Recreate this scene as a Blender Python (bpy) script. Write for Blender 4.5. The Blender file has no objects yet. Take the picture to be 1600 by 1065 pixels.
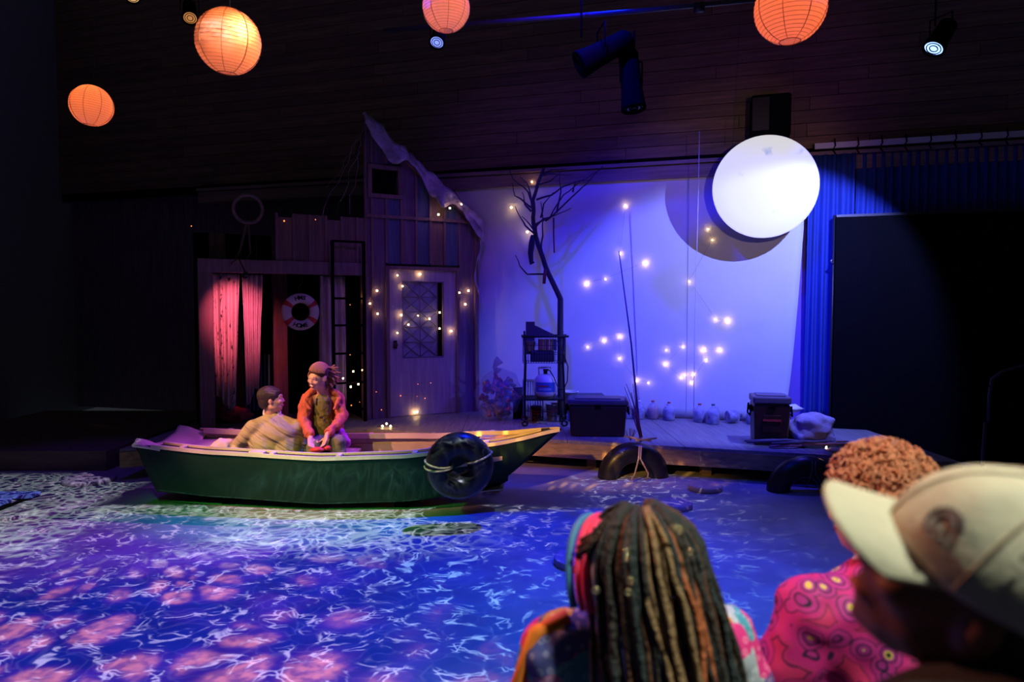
import bpy, bmesh, math, random
from mathutils import Vector, Matrix, noise
import numpy as np
random.seed(7)
SC = bpy.context.scene
COL = SC.collection
PI = math.pi
V = Vector
# ---------------------------------------------------------------- camera
F = 1600 * 24 / 36
CAM = V((0, 0, 1.8))
PITCH = math.atan(51 / F)
cd = bpy.data.cameras.new('camera'); cam = bpy.data.objects.new('camera', cd); COL.objects.link(cam)
cam.location = CAM; cam.rotation_euler = (PI / 2 - PITCH, 0, 0)
cd.lens = 24; cd.sensor_width = 36; cd.clip_start = .02; cd.clip_end = 100
cd.dof.use_dof = True; cd.dof.focus_distance = 7.0; cd.dof.aperture_fstop = 2.2
SC.camera = cam
SC.view_settings.view_transform = 'Standard'; SC.view_settings.look = 'None'
SC.view_settings.gamma = 1; SC.view_settings.use_curve_mapping = False; SC.view_settings.exposure = 0
SC.cycles.max_bounces = 5; SC.cycles.diffuse_bounces = 2; SC.cycles.glossy_bounces = 2
SC.cycles.transmission_bounces = 4; SC.cycles.transparent_max_bounces = 10
SC.cycles.sample_clamp_indirect = 2.0; SC.cycles.caustics_reflective = False; SC.cycles.caustics_refractive = False
_f = V((0, math.cos(PITCH), -math.sin(PITCH))); _u = V((0, math.sin(PITCH), math.cos(PITCH)))
def ray(px, py): return V(((px - 800) / F, 0, 0)) + _f + _u * ((532.5 - py) / F)
def at(px, py, Y): d = ray(px, py); return CAM + d * (Y / d.y)
def atz(px, py, z=0): d = ray(px, py); return CAM + d * ((z - 1.8) / d.z)
def frame(ox, oy, deg):
    a = math.radians(deg)
    return (V((ox, oy, 0)), V((math.cos(a), math.sin(a), 0)), V((-math.sin(a), math.cos(a), 0)), a)
def onplane(fr, px, py, off=0):                 # pixel -> (x, z) in a vertical plane's own frame
    o, ax, ay, a = fr; d = ray(px, py); p0 = o + ay * off
    t = (p0 - CAM).dot(ay) / d.dot(ay); q = CAM + d * t - p0
    return q.dot(ax), q.z
HF = frame(-3.71, 8.07, 27.5)                   # front of the shack
SF = frame(1.635, 9.28, -16.3)                  # the painted cloth at the back
def hp(px, py, off=0): return onplane(HF, px, py, off)
def sp(px, py, off=0): return onplane(SF, px, py, off)
DECK = .33
# ---------------------------------------------------------------- light
w = bpy.data.worlds.new('world'); SC.world = w; w.use_nodes = True
w.node_tree.nodes['Background'].inputs[0].default_value = (.75, .8, 1, 1)
w.node_tree.nodes['Background'].inputs[1].default_value = .022
def spot(name, loc, target, color, power, size, blend=.3, rad=.03):
    l = bpy.data.lights.new(name, 'SPOT'); l.color = color; l.energy = power
    l.spot_size = math.radians(size); l.spot_blend = blend; l.shadow_soft_size = rad
    o = bpy.data.objects.new(name, l); COL.objects.link(o); o.location = loc
    o.rotation_euler = (V(target) - V(loc)).to_track_quat('-Z', 'Y').to_euler()
    return o
def point(name, loc, color, power, rad=.02):
    l = bpy.data.lights.new(name, 'POINT'); l.color = color; l.energy = power; l.shadow_soft_size = rad
    o = bpy.data.objects.new(name, l); COL.objects.link(o); o.location = loc; return o
MOON = at(1195, 292, 8.25)
def scr3(px, py, off=0):
    x, z = sp(px, py, off); o, ax, ay, a = SF; return o + ax * x + ay * off + V((0, 0, z))
sA = scr3(1140, 312); dA = (MOON - sA).normalized()
sB = scr3(1183, 299); dB = (MOON - sB).normalized()
LA = MOON + dA * 1.8
LB = MOON + dB * 6.5
spot('cyclorama_spot', LA, scr3(1195, 500), (.20, .25, 1.0), 560, 90, .30, .012)
spot('front_wash', LB, scr3(1150, 330), (.66, .46, .34), 290, 30, .8, .02)
spot('cyclorama_blue', (-.2, 4.9, 5.6), scr3(1040, 560), (.002, .002, 1.0), 1250, 58, .9, .1)
spot('cyclorama_violet', (-.5, 5.2, 5.9), scr3(850, 380), (.10, .01, .50), 200, 62, .9, .1)
spot('curtain_blue', (2.9, 6.6, 5.4), scr3(1280, 420, -.2), (.005, .03, 1.0), 700, 24, .8, .05)
spot('blue_top_wash', (1.0, 6.75, 6.3), (-.8, 4.1, 0), (.003, .022, 1.0), 2700, 58, .8, .04)
spot('left_blue', (-3.6, 6.6, 5.0), (-4.4, 6.7, 0), (.10, .01, .7), 120, 44, .8, .04)
spot('blue_right_wash', (2.4, 3.0, 6.0), (1.6, 4.5, 0), (.11, .105, 1.0), 820, 38, .8, .05)
spot('deck_blue', (3.3, 7.3, 4.6), (1.9, 8.2, .3), (.05, .035, 1.0), 560, 62, .7, .04)
spot('green_boat_light', (-1.9, 3.0, 2.3), (-1.9, 5.92, 0), (.06, .9, .06), 330, 23, .9, .04).scale = (2.5, 1, 1)
spot('pink_bench_light', (-4.6, 3.6, 3.6), (-2.0, 6.35, .75), (1.0, .38, .30), 1100, 28, .6, .03)
spot('amber_front_light', (-3.2, 2.9, 4.0), (-1.95, 6.4, .85), (1.0, .62, .15), 520, 20, .7, .03)
spot('magenta_side_light', (.6, 8.2, 4.6), (-1.9, 6.4, .8), (.62, .08, 1.0), 900, 28, .6, .03)
spot('shack_violet', (1.2, 5.0, 5.5), (-1.2, 9.2, 1.6), (.26, .06, .80), 190, 42, .9, .05)
spot('shack_blue', (2.8, 6.4, 4.4), (-.9, 9.3, .6), (.03, .02, .9), 300, 36, .9, .05)
al = spot('amber_deck_light', (-.6, 3.6, 1.9), (.55, 7.0, .22), (1.0, .50, .09), 900, 12, .9, .03); al.scale = (3.8, 1, 1)
al.data.use_nodes = True                        # breakup pattern: small warm blotches
_n, _l = al.data.node_tree.nodes, al.data.node_tree.links
_t = _n.new('ShaderNodeTexCoord'); _v = _n.new('ShaderNodeTexVoronoi'); _v.inputs['Scale'].default_value = 15; _l.new(_t.outputs['Normal'], _v.inputs['Vector'])
_m = _n.new('ShaderNodeMapRange'); _m.interpolation_type = 'SMOOTHSTEP'; _l.new(_v.outputs['Distance'], _m.inputs[0])
for _i, _x in ((1, .12), (2, .30), (3, 4.0), (4, .5)): _m.inputs[_i].default_value = _x
_l.new(_m.outputs[0], _n['Emission'].inputs['Strength'])
spot('wall_violet', (3.4, 4.6, 3.0), scr3(1190, 150), (.32, .05, .55), 75, 50, 1, .1)
spot('audience_light', (1.2, .25, 3.3), (.72, .95, 1.2), (1.0, .97, .78), 250, 54, .6, .08)
spot('audience_pink', (-1.6, 2.8, 3.6), (.7, 1.5, 1.2), (1.0, .32, .20), 340, 50, .6, .08)
# ---------------------------------------------------------------- helpers
class MB:
    def __init__(s): s.v = []; s.f = []; s.sm = []; s.uv = None
    def add(s, vs, fs, smooth=False):
        n = len(s.v); s.v += [tuple(v) for v in vs]; s.f += [tuple(i + n for i in f) for f in fs]; s.sm += [smooth] * len(fs); return s
    def box(s, c, d, rz=0, M=None):
        c = V(c); x, y, z = d[0] / 2, d[1] / 2, d[2] / 2
        R = M if M is not None else Matrix.Rotation(rz, 3, 'Z')
        vs = [c + R @ V(p) for p in [(-x,-y,-z),(x,-y,-z),(x,y,-z),(-x,y,-z),(-x,-y,z),(x,-y,z),(x,y,z),(-x,y,z)]]
        return s.add(vs, [(0,3,2,1),(4,5,6,7),(0,1,5,4),(1,2,6,5),(2,3,7,6),(3,0,4,7)])
    def b2(s, a, b): return s.box([(a[i] + b[i]) / 2 for i in range(3)], [abs(b[i] - a[i]) for i in range(3)])
    def tube(s, pts, r, n=8, cap=True, closed=False, smooth=True):
        pts = [V(p) for p in pts]; m = len(pts); rs = r if isinstance(r, (list, tuple)) else [r] * m
        T = []
        for i in range(m):
            a = pts[i - 1] if (i > 0 or closed) else pts[i]; b = pts[(i + 1) % m] if (i < m - 1 or closed) else pts[i]
            t = (b - a); T.append(t.normalized() if t.length > 1e-9 else V((0, 0, 1)))
        nrm = T[0].orthogonal().normalized(); vs = []
        for i in range(m):
            nrm = (nrm - T[i] * nrm.dot(T[i])); nrm = nrm.normalized() if nrm.length > 1e-6 else T[i].orthogonal().normalized()
            bn = T[i].cross(nrm)
            for k in range(n):
                a = 2 * PI * k / n; vs.append(pts[i] + (nrm * math.cos(a) + bn * math.sin(a)) * rs[i])
        fs = []
        for i in range(m if closed else m - 1):
            j = (i + 1) % m
            for k in range(n):
                l = (k + 1) % n; fs.append((i*n+k, i*n+l, j*n+l, j*n+k))
        s.add(vs, fs, smooth)
        if cap and not closed:
            N = len(s.v) - len(vs)
            s.f += [tuple(N + k for k in range(n - 1, -1, -1)), tuple(N + (m - 1) * n + k for k in range(n))]; s.sm += [False, False]
        return s
    def lathe(s, prof, n=24, M=None, smooth=True, cap=True):    # prof: (r, z)
        M = M or Matrix.Identity(4); vs = []; m = len(prof)
        for r, z in prof:
            for k in range(n):
                a = 2 * PI * k / n; vs.append(M @ V((r * math.cos(a), r * math.sin(a), z)))
        fs = [(i*n+k, i*n+(k+1)%n, (i+1)*n+(k+1)%n, (i+1)*n+k) for i in range(m-1) for k in range(n)]
        s.add(vs, fs, smooth)
        if cap:
            N = len(s.v) - len(vs)
            s.f += [tuple(N + k for k in range(n-1, -1, -1)), tuple(N + (m-1)*n + k for k in range(n))]; s.sm += [False, False]
        return s
    def ell(s, c, r, n=16, m=10, R=None, jit=0):
        c = V(c); r = (r, r, r) if isinstance(r, (int, float)) else r
        vs = [(0, 0, 1)]
        for i in range(1, m):
            th = PI * i / m
            for k in range(n):
                a = 2*PI*k/n; vs.append((math.sin(th)*math.cos(a), math.sin(th)*math.sin(a), math.cos(th)))
        vs.append((0, 0, -1)); out = []
        for v in vs:
            q = V((v[0]*r[0], v[1]*r[1], v[2]*r[2]))
            if jit: q *= 1 + jit * noise.noise(V(v) * 2.3 + c * 7)
            out.append(c + (R @ q if R is not None else q))
        fs = [(0, 1 + k, 1 + (k+1) % n) for k in range(n)]
        for i in range(m-2):
            for k in range(n):
                a = 1 + i*n + k; b = 1 + i*n + (k+1) % n; fs.append((a, a+n, b+n, b))
        L = len(vs) - 1; o = 1 + (m-2)*n
        fs += [(L, o + (k+1) % n, o + k) for k in range(n)]
        return s.add(out, fs, True)
    def torus(s, c, R, r, n=32, m=12, M=None, rz=None):
        M = M if M is not None else Matrix.Identity(3); c = V(c); vs = []
        for i in range(n):
            a = 2*PI*i/n
            for k in range(m):
                b = 2*PI*k/m; q = V(((R + r*math.cos(b))*math.cos(a), (R + r*math.cos(b))*math.sin(a), (rz or r)*math.sin(b)))
                vs.append(c + M @ q)
        fs = [(i*m+k, ((i+1)%n)*m+k, ((i+1)%n)*m+(k+1)%m, i*m+(k+1)%m) for i in range(n) for k in range(m)]
        return s.add(vs, fs, True)
    def cap(s, p0, r0, p1, r1, n=12):
        p0 = V(p0); p1 = V(p1); d = (p1 - p0); L = d.length; t = d.normalized() if L > 1e-6 else V((0,0,1))
        pts = []; rs = []
        for k in range(4): a = PI/2*(k+.15)/4; pts.append(p0 - t*r0*math.cos(a)); rs.append(r0*math.sin(a))
        pts.append(p0); rs.append(r0); pts.append(p1); rs.append(r1)
        for k in range(3, -1, -1): a = PI/2*(k+.15)/4; pts.append(p1 + t*r1*math.cos(a)); rs.append(r1*math.sin(a))
        return s.tube(pts, rs, n)
    def grid(s, fn, nu, nv, smooth=True):
        vs = [fn(i/nu, j/nv) for j in range(nv+1) for i in range(nu+1)]
        fs = [(j*(nu+1)+i, j*(nu+1)+i+1, (j+1)*(nu+1)+i+1, (j+1)*(nu+1)+i) for j in range(nv) for i in range(nu)]
        return s.add(vs, fs, smooth)
    def prism(s, poly, z0, z1, plane='xy'):
        n = len(poly)
        def P(p, z): return (p[0], p[1], z) if plane == 'xy' else (p[0], z, p[1])
        vs = [P(p, z0) for p in poly] + [P(p, z1) for p in poly]
        fs = [tuple(range(n-1, -1, -1)), tuple(range(n, 2*n))] + [(i, (i+1) % n, n+(i+1) % n, n+i) for i in range(n)]
        return s.add(vs, fs)
    def mesh(s, name):
        me = bpy.data.meshes.new(name); me.from_pydata(s.v, [], s.f); me.polygons.foreach_set('use_smooth', s.sm)
        bm = bmesh.new(); bm.from_mesh(me); bmesh.ops.recalc_face_normals(bm, faces=bm.faces); bm.to_mesh(me); bm.free(); me.update(); return me
    def build(s, name, m, parent=None, loc=None, bevel=0, solid=0, rz=0):
        me = s.mesh(name); me.materials.append(m)
        o = bpy.data.objects.new(name, me); COL.objects.link(o)
        if parent: o.parent = parent
        if loc is not None: o.location = loc
        if rz: o.rotation_euler = (0, 0, rz)
        if solid: md = o.modifiers.new('t', 'SOLIDIFY'); md.thickness = solid; md.offset = 0
        if bevel: md = o.modifiers.new('b', 'BEVEL'); md.width = bevel; md.segments = 2; md.limit_method = 'ANGLE'
        return o
    def organic(s, name, m, parent=None, voxel=.01, smooth=3, disp=None, loc=None):
        me = s.mesh(name); o = bpy.data.objects.new(name, me); COL.objects.link(o)
        r = o.modifiers.new('r', 'REMESH'); r.mode = 'VOXEL'; r.voxel_size = voxel; r.use_smooth_shade = True
        if smooth: q = o.modifiers.new('s', 'SMOOTH'); q.iterations = smooth; q.factor = .6
        dg = bpy.context.evaluated_depsgraph_get(); dg.update()
        me2 = bpy.data.meshes.new_from_object(o.evaluated_get(dg)); o.modifiers.clear(); o.data = me2; me2.name = name
        if disp:
            for v in me2.vertices: v.co = disp(v.co.copy(), v.normal.copy())
        me2.polygons.foreach_set('use_smooth', [True]*len(me2.polygons))
        me2.materials.clear(); me2.materials.append(m)
        if parent: o.parent = parent
        if loc is not None: o.location = loc
        return o
def tag(o, label=None, cat=None, group=None, kind=None):
    if label: o['label'] = label
    if cat: o['category'] = cat
    if group: o['group'] = group
    if kind: o['kind'] = kind
    return o
def empty(name, label=None, cat=None, loc=(0,0,0), rz=0, group=None, kind=None):
    o = bpy.data.objects.new(name, None); COL.objects.link(o); o.location = loc; o.rotation_euler = (0,0,rz); o.empty_display_size = .1
    return tag(o, label, cat, group, kind)
def kids(o): return [c for c in list(bpy.data.objects) if c.parent == o]
def copy_tree(o, parent=None, lst=None):
    c = o.copy(); COL.objects.link(c)
    if parent: c.parent = parent
    for ch in kids(o): copy_tree(ch, c)
    return c
# materials
def nt(name):
    m = bpy.data.materials.new(name); m.use_nodes = True; return m, m.node_tree.nodes, m.node_tree.links, m.node_tree.nodes['Principled BSDF']
def mat(name, col, rough=.6, metal=0, var=0, scale=6, bump=0, bscale=30, emit=None, es=1, stretch=(1,1,1), col2=None, spec=.5, alpha=1, trans=0, sheen=0):
    m, N, L, b = nt(name)
    b.inputs['Base Color'].default_value = (*col, 1); b.inputs['Roughness'].default_value = rough; b.inputs['Metallic'].default_value = metal
    b.inputs['Specular IOR Level'].default_value = spec
    if alpha < 1: b.inputs['Alpha'].default_value = alpha
    if trans: b.inputs['Transmission Weight'].default_value = trans
    if sheen: b.inputs['Sheen Weight'].default_value = sheen
    if emit: b.inputs['Emission Color'].default_value = (*emit, 1); b.inputs['Emission Strength'].default_value = es
    if var or bump or col2:
        tc = N.new('ShaderNodeTexCoord'); mp = N.new('ShaderNodeMapping'); mp.inputs['Scale'].default_value = stretch
        L.new(tc.outputs['Object'], mp.inputs['Vector'])
    if var or col2:
        n = N.new('ShaderNodeTexNoise'); n.inputs['Scale'].default_value = scale; n.inputs['Detail'].default_value = 5
        L.new(mp.outputs[0], n.inputs['Vector'])
        cr = N.new('ShaderNodeValToRGB'); c2 = col2 or tuple(c*(1-var) for c in col); c1 = col if col2 else tuple(min(1, c*(1+var)) for c in col)
        cr.color_ramp.elements[0].color = (*c2, 1); cr.color_ramp.elements[1].color = (*c1, 1)
        cr.color_ramp.elements[0].position = .35; cr.color_ramp.elements[1].position = .65
        L.new(n.outputs['Fac'], cr.inputs[0]); L.new(cr.outputs[0], b.inputs['Base Color'])
    if bump:
        n2 = N.new('ShaderNodeTexNoise'); n2.inputs['Scale'].default_value = bscale; n2.inputs['Detail'].default_value = 4
        L.new(mp.outputs[0], n2.inputs['Vector']); bp = N.new('ShaderNodeBump'); bp.inputs['Strength'].default_value = bump; bp.inputs['Distance'].default_value = .02
        L.new(n2.outputs['Fac'], bp.inputs['Height']); L.new(bp.outputs[0], b.inputs['Normal'])
    return m
def wood(name, c1, c2, axis='z', rough=.7):
    st = {'x': (.6, 9, 9), 'y': (9, .6, 9), 'z': (9, 9, .6)}[axis]
    return mat(name, c1, rough, var=.01, scale=3, col2=c2, bump=.35, bscale=6, stretch=st)
M = dict(
    floor=mat('vinyl_floor', (.30,.30,.32), .5, var=.15, scale=3, bump=.05, bscale=60, spec=.25),
    black=mat('black_paint', (.005,.005,.006), 1.0, spec=0), blackwall=mat('black_drape', (.24,.26,.30), .95, spec=.1),
    deck=wood('deck_ply', (.27,.25,.25), (.18,.17,.18), 'y', .5),
    fascia=wood('fascia_board', (.36,.24,.11), (.22,.15,.07), 'x'),
    plank=wood('wall_plank', (.26,.15,.11), (.15,.09,.07), 'x'), plank2=wood('wall_plank_dark', (.20,.115,.09), (.12,.07,.06), 'x'),
    trimw=wood('trim_wood', (.30,.20,.20), (.20,.13,.14), 'x'),
    cloth=mat('cyc_cloth', (.74,.74,.76), .9, var=.03, scale=2, spec=.1),
    bluecurt=mat('velvet', (.03,.06,.30), .85, spec=.05),
    board1=wood('board_violet', (.20,.13,.22), (.12,.08,.14)), board2=wood('board_blue', (.10,.14,.26), (.06,.09,.17)), board3=wood('board_brown', (.24,.14,.14), (.14,.09,.09)),
    batten=wood('batten', (.26,.15,.16), (.16,.09,.10)), post=wood('post', (.24,.15,.19), (.16,.10,.13)),
    door=wood('door_paint', (.46,.38,.44), (.36,.29,.35)), glass=mat('dusty_glass', (.30,.30,.40), .25, var=.2),
    lattice=mat('lattice', (.16,.12,.20), .6), brass=mat('dark_metal', (.03,.028,.03), .45, .5), steel=mat('steel', (.5,.5,.52), .3, .9),
    hull=mat('hull_green', (.009,.028,.019), .6, var=.12, scale=5, spec=.15), hullin=mat('hull_tan', (.50,.42,.30), .5, var=.12),
    rail=mat('rail_cream', (.72,.60,.52), .4, var=.06), channel=mat('rail_channel', (.02,.02,.025), .6),
    rubber=mat('rubber', (.012,.011,.011), .36, spec=.4), rope=mat('rope', (.55,.38,.22), .8, bump=.6, bscale=150),
    cord=mat('fine_cord', (.05,.05,.06), .6), white=mat('white_plastic', (.75,.75,.75), .4), red=mat('red_plastic', (.5,.03,.04), .45),
    maroon=mat('cooler_maroon', (.045,.007,.008), .4, var=.1), coolerlid=mat('cooler_lid', (.11,.08,.12), .45), bark=mat('bark', (.035,.028,.032), .85, bump=.5, bscale=40),
    bulb=mat('warm_bulb', (1,.8,.4), .5, emit=(1,.62,.22), es=34), bulbdim=mat('amber_bulb', (1,.4,.1), .5, emit=(1,.22,.05), es=2.5),
    skinf=mat('skin_fair', (.68,.40,.29), .5, var=.05), skinm=mat('skin_tan', (.60,.35,.24), .5, var=.05), skind=mat('skin_brown', (.16,.065,.035), .5, var=.1),
    teeth=mat('teeth', (.8,.76,.7), .3), lip=mat('lip', (.42,.10,.09), .5), eye=mat('eye_dark', (.02,.012,.01), .2), eyew=mat('eye_white', (.7,.68,.66), .3),
    straw=mat('straw', (.55,.42,.10), .7), vest=mat('vest', (0,0,0)),
)
# ---------------------------------------------------------------- projector that throws the water picture on the floor
PJ = V((-.2, 2.2, 5.6))
def projector():
    l = bpy.data.lights.new('water_projector', 'SPOT'); l.energy = 3100; l.spot_size = math.radians(120); l.spot_blend = .25; l.shadow_soft_size = .004
    o = bpy.data.objects.new('water_projector', l); COL.objects.link(o); o.location = PJ
    l.use_nodes = True; N = l.node_tree.nodes; L = l.node_tree.links; em = N['Emission']
    def new(t, **k):
        n = N.new(t)
        for a, b in k.items(): setattr(n, a, b)
        return n
    def math_(op, a, b=None, c=None, clamp=False):
        n = new('ShaderNodeMath', operation=op, use_clamp=clamp)
        for i, x in enumerate((a, b, c)):
            if x is None: continue
            if isinstance(x, (int, float)): n.inputs[i].default_value = x
            else: L.new(x, n.inputs[i])
        return n.outputs[0]
    def ss(x, a, b):                                 # smoothstep a->b gives 0->1
        n = new('ShaderNodeMapRange', interpolation_type='SMOOTHSTEP'); L.new(x, n.inputs[0])
        n.inputs[1].default_value = a; n.inputs[2].default_value = b
        if a > b:
            n.inputs[1].default_value = b; n.inputs[2].default_value = a; n.inputs[3].default_value = 1; n.inputs[4].default_value = 0
        return n.outputs[0]
    def comb(x, y, z=0):
        n = new('ShaderNodeCombineXYZ')
        for i, q in enumerate((x, y, z)):
            if isinstance(q, (int, float)): n.inputs[i].default_value = q
            else: L.new(q, n.inputs[i])
        return n.outputs[0]
    def vmath(op, a, b):
        n = new('ShaderNodeVectorMath', operation=op)
        for i, q in enumerate((a, b)):
            if isinstance(q, tuple): n.inputs[i].default_value = q
            else: L.new(q, n.inputs[i])
        return n.outputs[0]
    def rgb(fac, stops):
        n = new('ShaderNodeValToRGB'); L.new(fac, n.inputs[0]); e = n.color_ramp.elements
        while len(e) < len(stops): e.new(.5)
        for i, (p, c) in enumerate(stops): e[i].position = p; e[i].color = (*c, 1)
        return n.outputs[0]
    def mix(f, a, b, bt='MIX'):
        n = new('ShaderNodeMix', data_type='RGBA', blend_type=bt)
        for i, q in ((0, f), (6, a), (7, b)):
            if isinstance(q, (int, float)): n.inputs[i].default_value = q
            elif isinstance(q, tuple): n.inputs[i].default_value = (*q, 1)
            else: L.new(q, n.inputs[i])
        return n.outputs[2]
    tc = new('ShaderNodeTexCoord'); sx = new('ShaderNodeSeparateXYZ'); L.new(tc.outputs['Normal'], sx.inputs[0])
    az = math_('MAXIMUM', math_('ABSOLUTE', sx.outputs[2]), .05)
    SGN = PSIGN
    x = math_('MULTIPLY_ADD', math_('DIVIDE', sx.outputs[0], az), PJ.z*SGN, PJ.x)
    y = math_('MULTIPLY_ADD', math_('DIVIDE', sx.outputs[1], az), PJ.z*SGN, PJ.y)
    P = comb(x, y)
    wn = new('ShaderNodeTexNoise'); wn.inputs['Scale'].default_value = 2.6; wn.inputs['Detail'].default_value = 3; L.new(P, wn.inputs['Vector'])
    warp = vmath('MULTIPLY', vmath('SUBTRACT', wn.outputs['Color'], (.5, .5, .5)), (.42, .42, 0))
    PW = vmath('ADD', P, warp)
    def net(scale, width, stretch=(1, 1, 1)):
        v = new('ShaderNodeTexVoronoi', feature='DISTANCE_TO_EDGE'); v.inputs['Scale'].default_value = scale
        L.new(vmath('MULTIPLY', PW, stretch), v.inputs['Vector'])
        return math_('POWER', ss(v.outputs['Distance'], width, 0), 1.6)
    big = new('ShaderNodeTexNoise'); big.inputs['Scale'].default_value = 7.5; big.inputs['Detail'].default_value = 3; L.new(PW, big.inputs['Vector'])
    brk = ss(big.outputs['Fac'], .50, .62)
    c1 = math_('MULTIPLY', net(7.5, .06, (.8, 1.3, 1)), math_('MULTIPLY_ADD', brk, .9, .05))
    c2 = math_('MULTIPLY', net(14, .12, (.65, 1.4, 1)), math_('MULTIPLY', brk, .7))
    caus = math_('MULTIPLY', math_('ADD', c1, c2), 1.5)
    dens = math_('MAXIMUM', ss(x, 1.0, -.8), math_('MULTIPLY', ss(y, 5.7, 6.3), ss(x, 2.3, 1.3)))           # fewer flecks towards the right
    caus = math_('MULTIPLY', caus, math_('MULTIPLY', math_('MULTIPLY_ADD', dens, .7, .30), ss(x, 2.8, 1.4)))
    flower = math_('ADD', 0, 0)
    # radiating petals
    cx, cy = -2.95, 5.35
    dx = math_('SUBTRACT', x, cx); dy = math_('SUBTRACT', y, cy)
    r = math_('SQRT', math_('ADD', math_('MULTIPLY', dx, dx), math_('MULTIPLY', dy, dy)))
    th = math_('ARCTAN2', dx, math_('MULTIPLY', dy, -1))
    pv = vmath('ADD', comb(math_('MULTIPLY', th, 6.6), math_('MULTIPLY', math_('POWER', r, .85), 3.9)), vmath('MULTIPLY', warp, (1.6, 1.6, 0)))
    vo = new('ShaderNodeTexVoronoi', feature='F1'); vo.inputs['Scale'].default_value = 1.0; vo.inputs['Randomness'].default_value = .9; L.new(pv, vo.inputs['Vector'])
    de = new('ShaderNodeTexVoronoi', feature='DISTANCE_TO_EDGE'); de.inputs['Scale'].default_value = 1.0; de.inputs['Randomness'].default_value = .9; L.new(pv, de.inputs['Vector'])
    pet = math_('MULTIPLY', ss(vo.outputs['Distance'], .60, .36), ss(de.outputs['Distance'], .02, .24))
    ang = ss(math_('ADD', x, math_('MULTIPLY', y, .55)), 2.05, .9)   # right border of the bloom
    pet = math_('MULTIPLY', pet, ang)
    pet = math_('MULTIPLY', pet, math_('MULTIPLY', ss(r, .45, .75), ss(y, 6.6, 5.9)))
    tex = new('ShaderNodeTexNoise'); tex.inputs['Scale'].default_value = 16; tex.inputs['Detail'].default_value = 4; L.new(P, tex.inputs['Vector'])
    pet = math_('MULTIPLY', pet, math_('MULTIPLY_ADD', ss(tex.outputs['Fac'], .35, .65), .65, .3))
    far = ss(math_('ADD', y, math_('MULTIPLY', x, -.12)), 4.65, 5.35)
    pcol = mix(far, (1.0, .30, .15), (.66, .80, .60))
    bloom = math_('MULTIPLY', ang, ss(y, 6.9, 6.2))
    # fine white ripple over the far part, violet rims
    whit = math_('MULTIPLY', math_('MULTIPLY', ss(y, 4.7, 5.3), ss(x, .2, -1.2)), ss(r, .35, .8))
    ccol = mix(ss(y, 4.6, 5.4), (.30, .62, .95), (.75, .72, .95))
    ccol = mix(math_('MULTIPLY', ang, .6), ccol, (1.0, .62, .85))
    base = mix(0.0, (.004, .022, .03), (0, 0, 0))
    teal = mix(math_('MULTIPLY', ss(y, 4.9, 3.8), ss(x, -1.2, .4)), (.0, .006, .03), (.0, .05, .07))
    col = mix(1.0, mix(pet, teal, pcol), mix(math_('MULTIPLY', caus, 1.0, clamp=False), (0, 0, 0), ccol), 'ADD')
    rim = math_('MULTIPLY', math_('MULTIPLY', ss(vo.outputs['Distance'], .75, .5), math_('MULTIPLY', bloom, ss(r, .5, .9))), .10)
    col = mix(1.0, col, mix(rim, (0, 0, 0), (.55, .02, .8)), 'ADD')
    wnet = math_('MULTIPLY', math_('MULTIPLY', net(10, .26), whit), .75)
    col = mix(1.0, col, mix(wnet, (0, 0, 0), (.75, .95, .85)), 'ADD')
    # frame of the projected picture: inside a quadrilateral
    fr_ = math_('MULTIPLY', math_('MULTIPLY', ss(y, 7.45, 7.25), ss(y, 1.2, 1.8)), math_('MULTIPLY', ss(x, -6.3, -5.9), ss(x, 3.2, 2.6)))
    inboat = math_('MULTIPLY', ss(y, 6.12, 6.22), math_('MULTIPLY', ss(x, -3.95, -3.7), ss(x, .75, .55)))
    fr_ = math_('MULTIPLY', fr_, math_('SUBTRACT', 1, inboat))
    L.new(col, em.inputs['Color']); L.new(fr_, em.inputs['Strength'])
    return o
PSIGN = 1
projector()
# ---------------------------------------------------------------- setting
def struct(o): o['kind'] = 'structure'; return o
struct(MB().b2((-9, -1.5, -.1), (7.5, 10.8, 0)).build('floor', M['floor']))
struct(MB().b2((-8.2, -1.6, -.1), (-8.0, 13.5, 7.5)).build('wall_left', M['blackwall']))
struct(MB().b2((6.6, -1.6, -.1), (6.8, 10.8, 7.5)).build('wall_right', M['blackwall']))
wb = struct(empty('wall_back', rz=SF[3], loc=(SF[0].x, SF[0].y, 0)))
xr, zb = sp(1285, 232); zb_top = zb
wlow = MB().b2((-10.8, .40, 0), (5.4, .50, zb - .05)).build('lower_panel', M['board1'], wb)
zz = zb + .02; row = 0; rnd = random.Random(3)
while zz < 7.3:                                     # the bulkhead of horizontal boards above the opening
    h = .165; x0 = -10.2 - rnd.random()*.5
    while x0 < 5.1:
        L_ = rnd.choice((2.4, 3.0, 3.6)); x1 = min(x0 + L_, 5.2)
        MB().box((0, 0, 0), (x1 - x0 - .006, .03 + rnd.random()*.006, h - .008)).build('plank', M[rnd.choice(('plank', 'plank', 'plank2'))], wb, loc=((x0+x1)/2, .12, zz + h/2))
        x0 = x1
    zz += h; row += 1
MB().b2((-10.8, .15, zb - .1), (5.4, .2, 7.4)).build('backing_panel', M['black'], wb)
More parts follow.
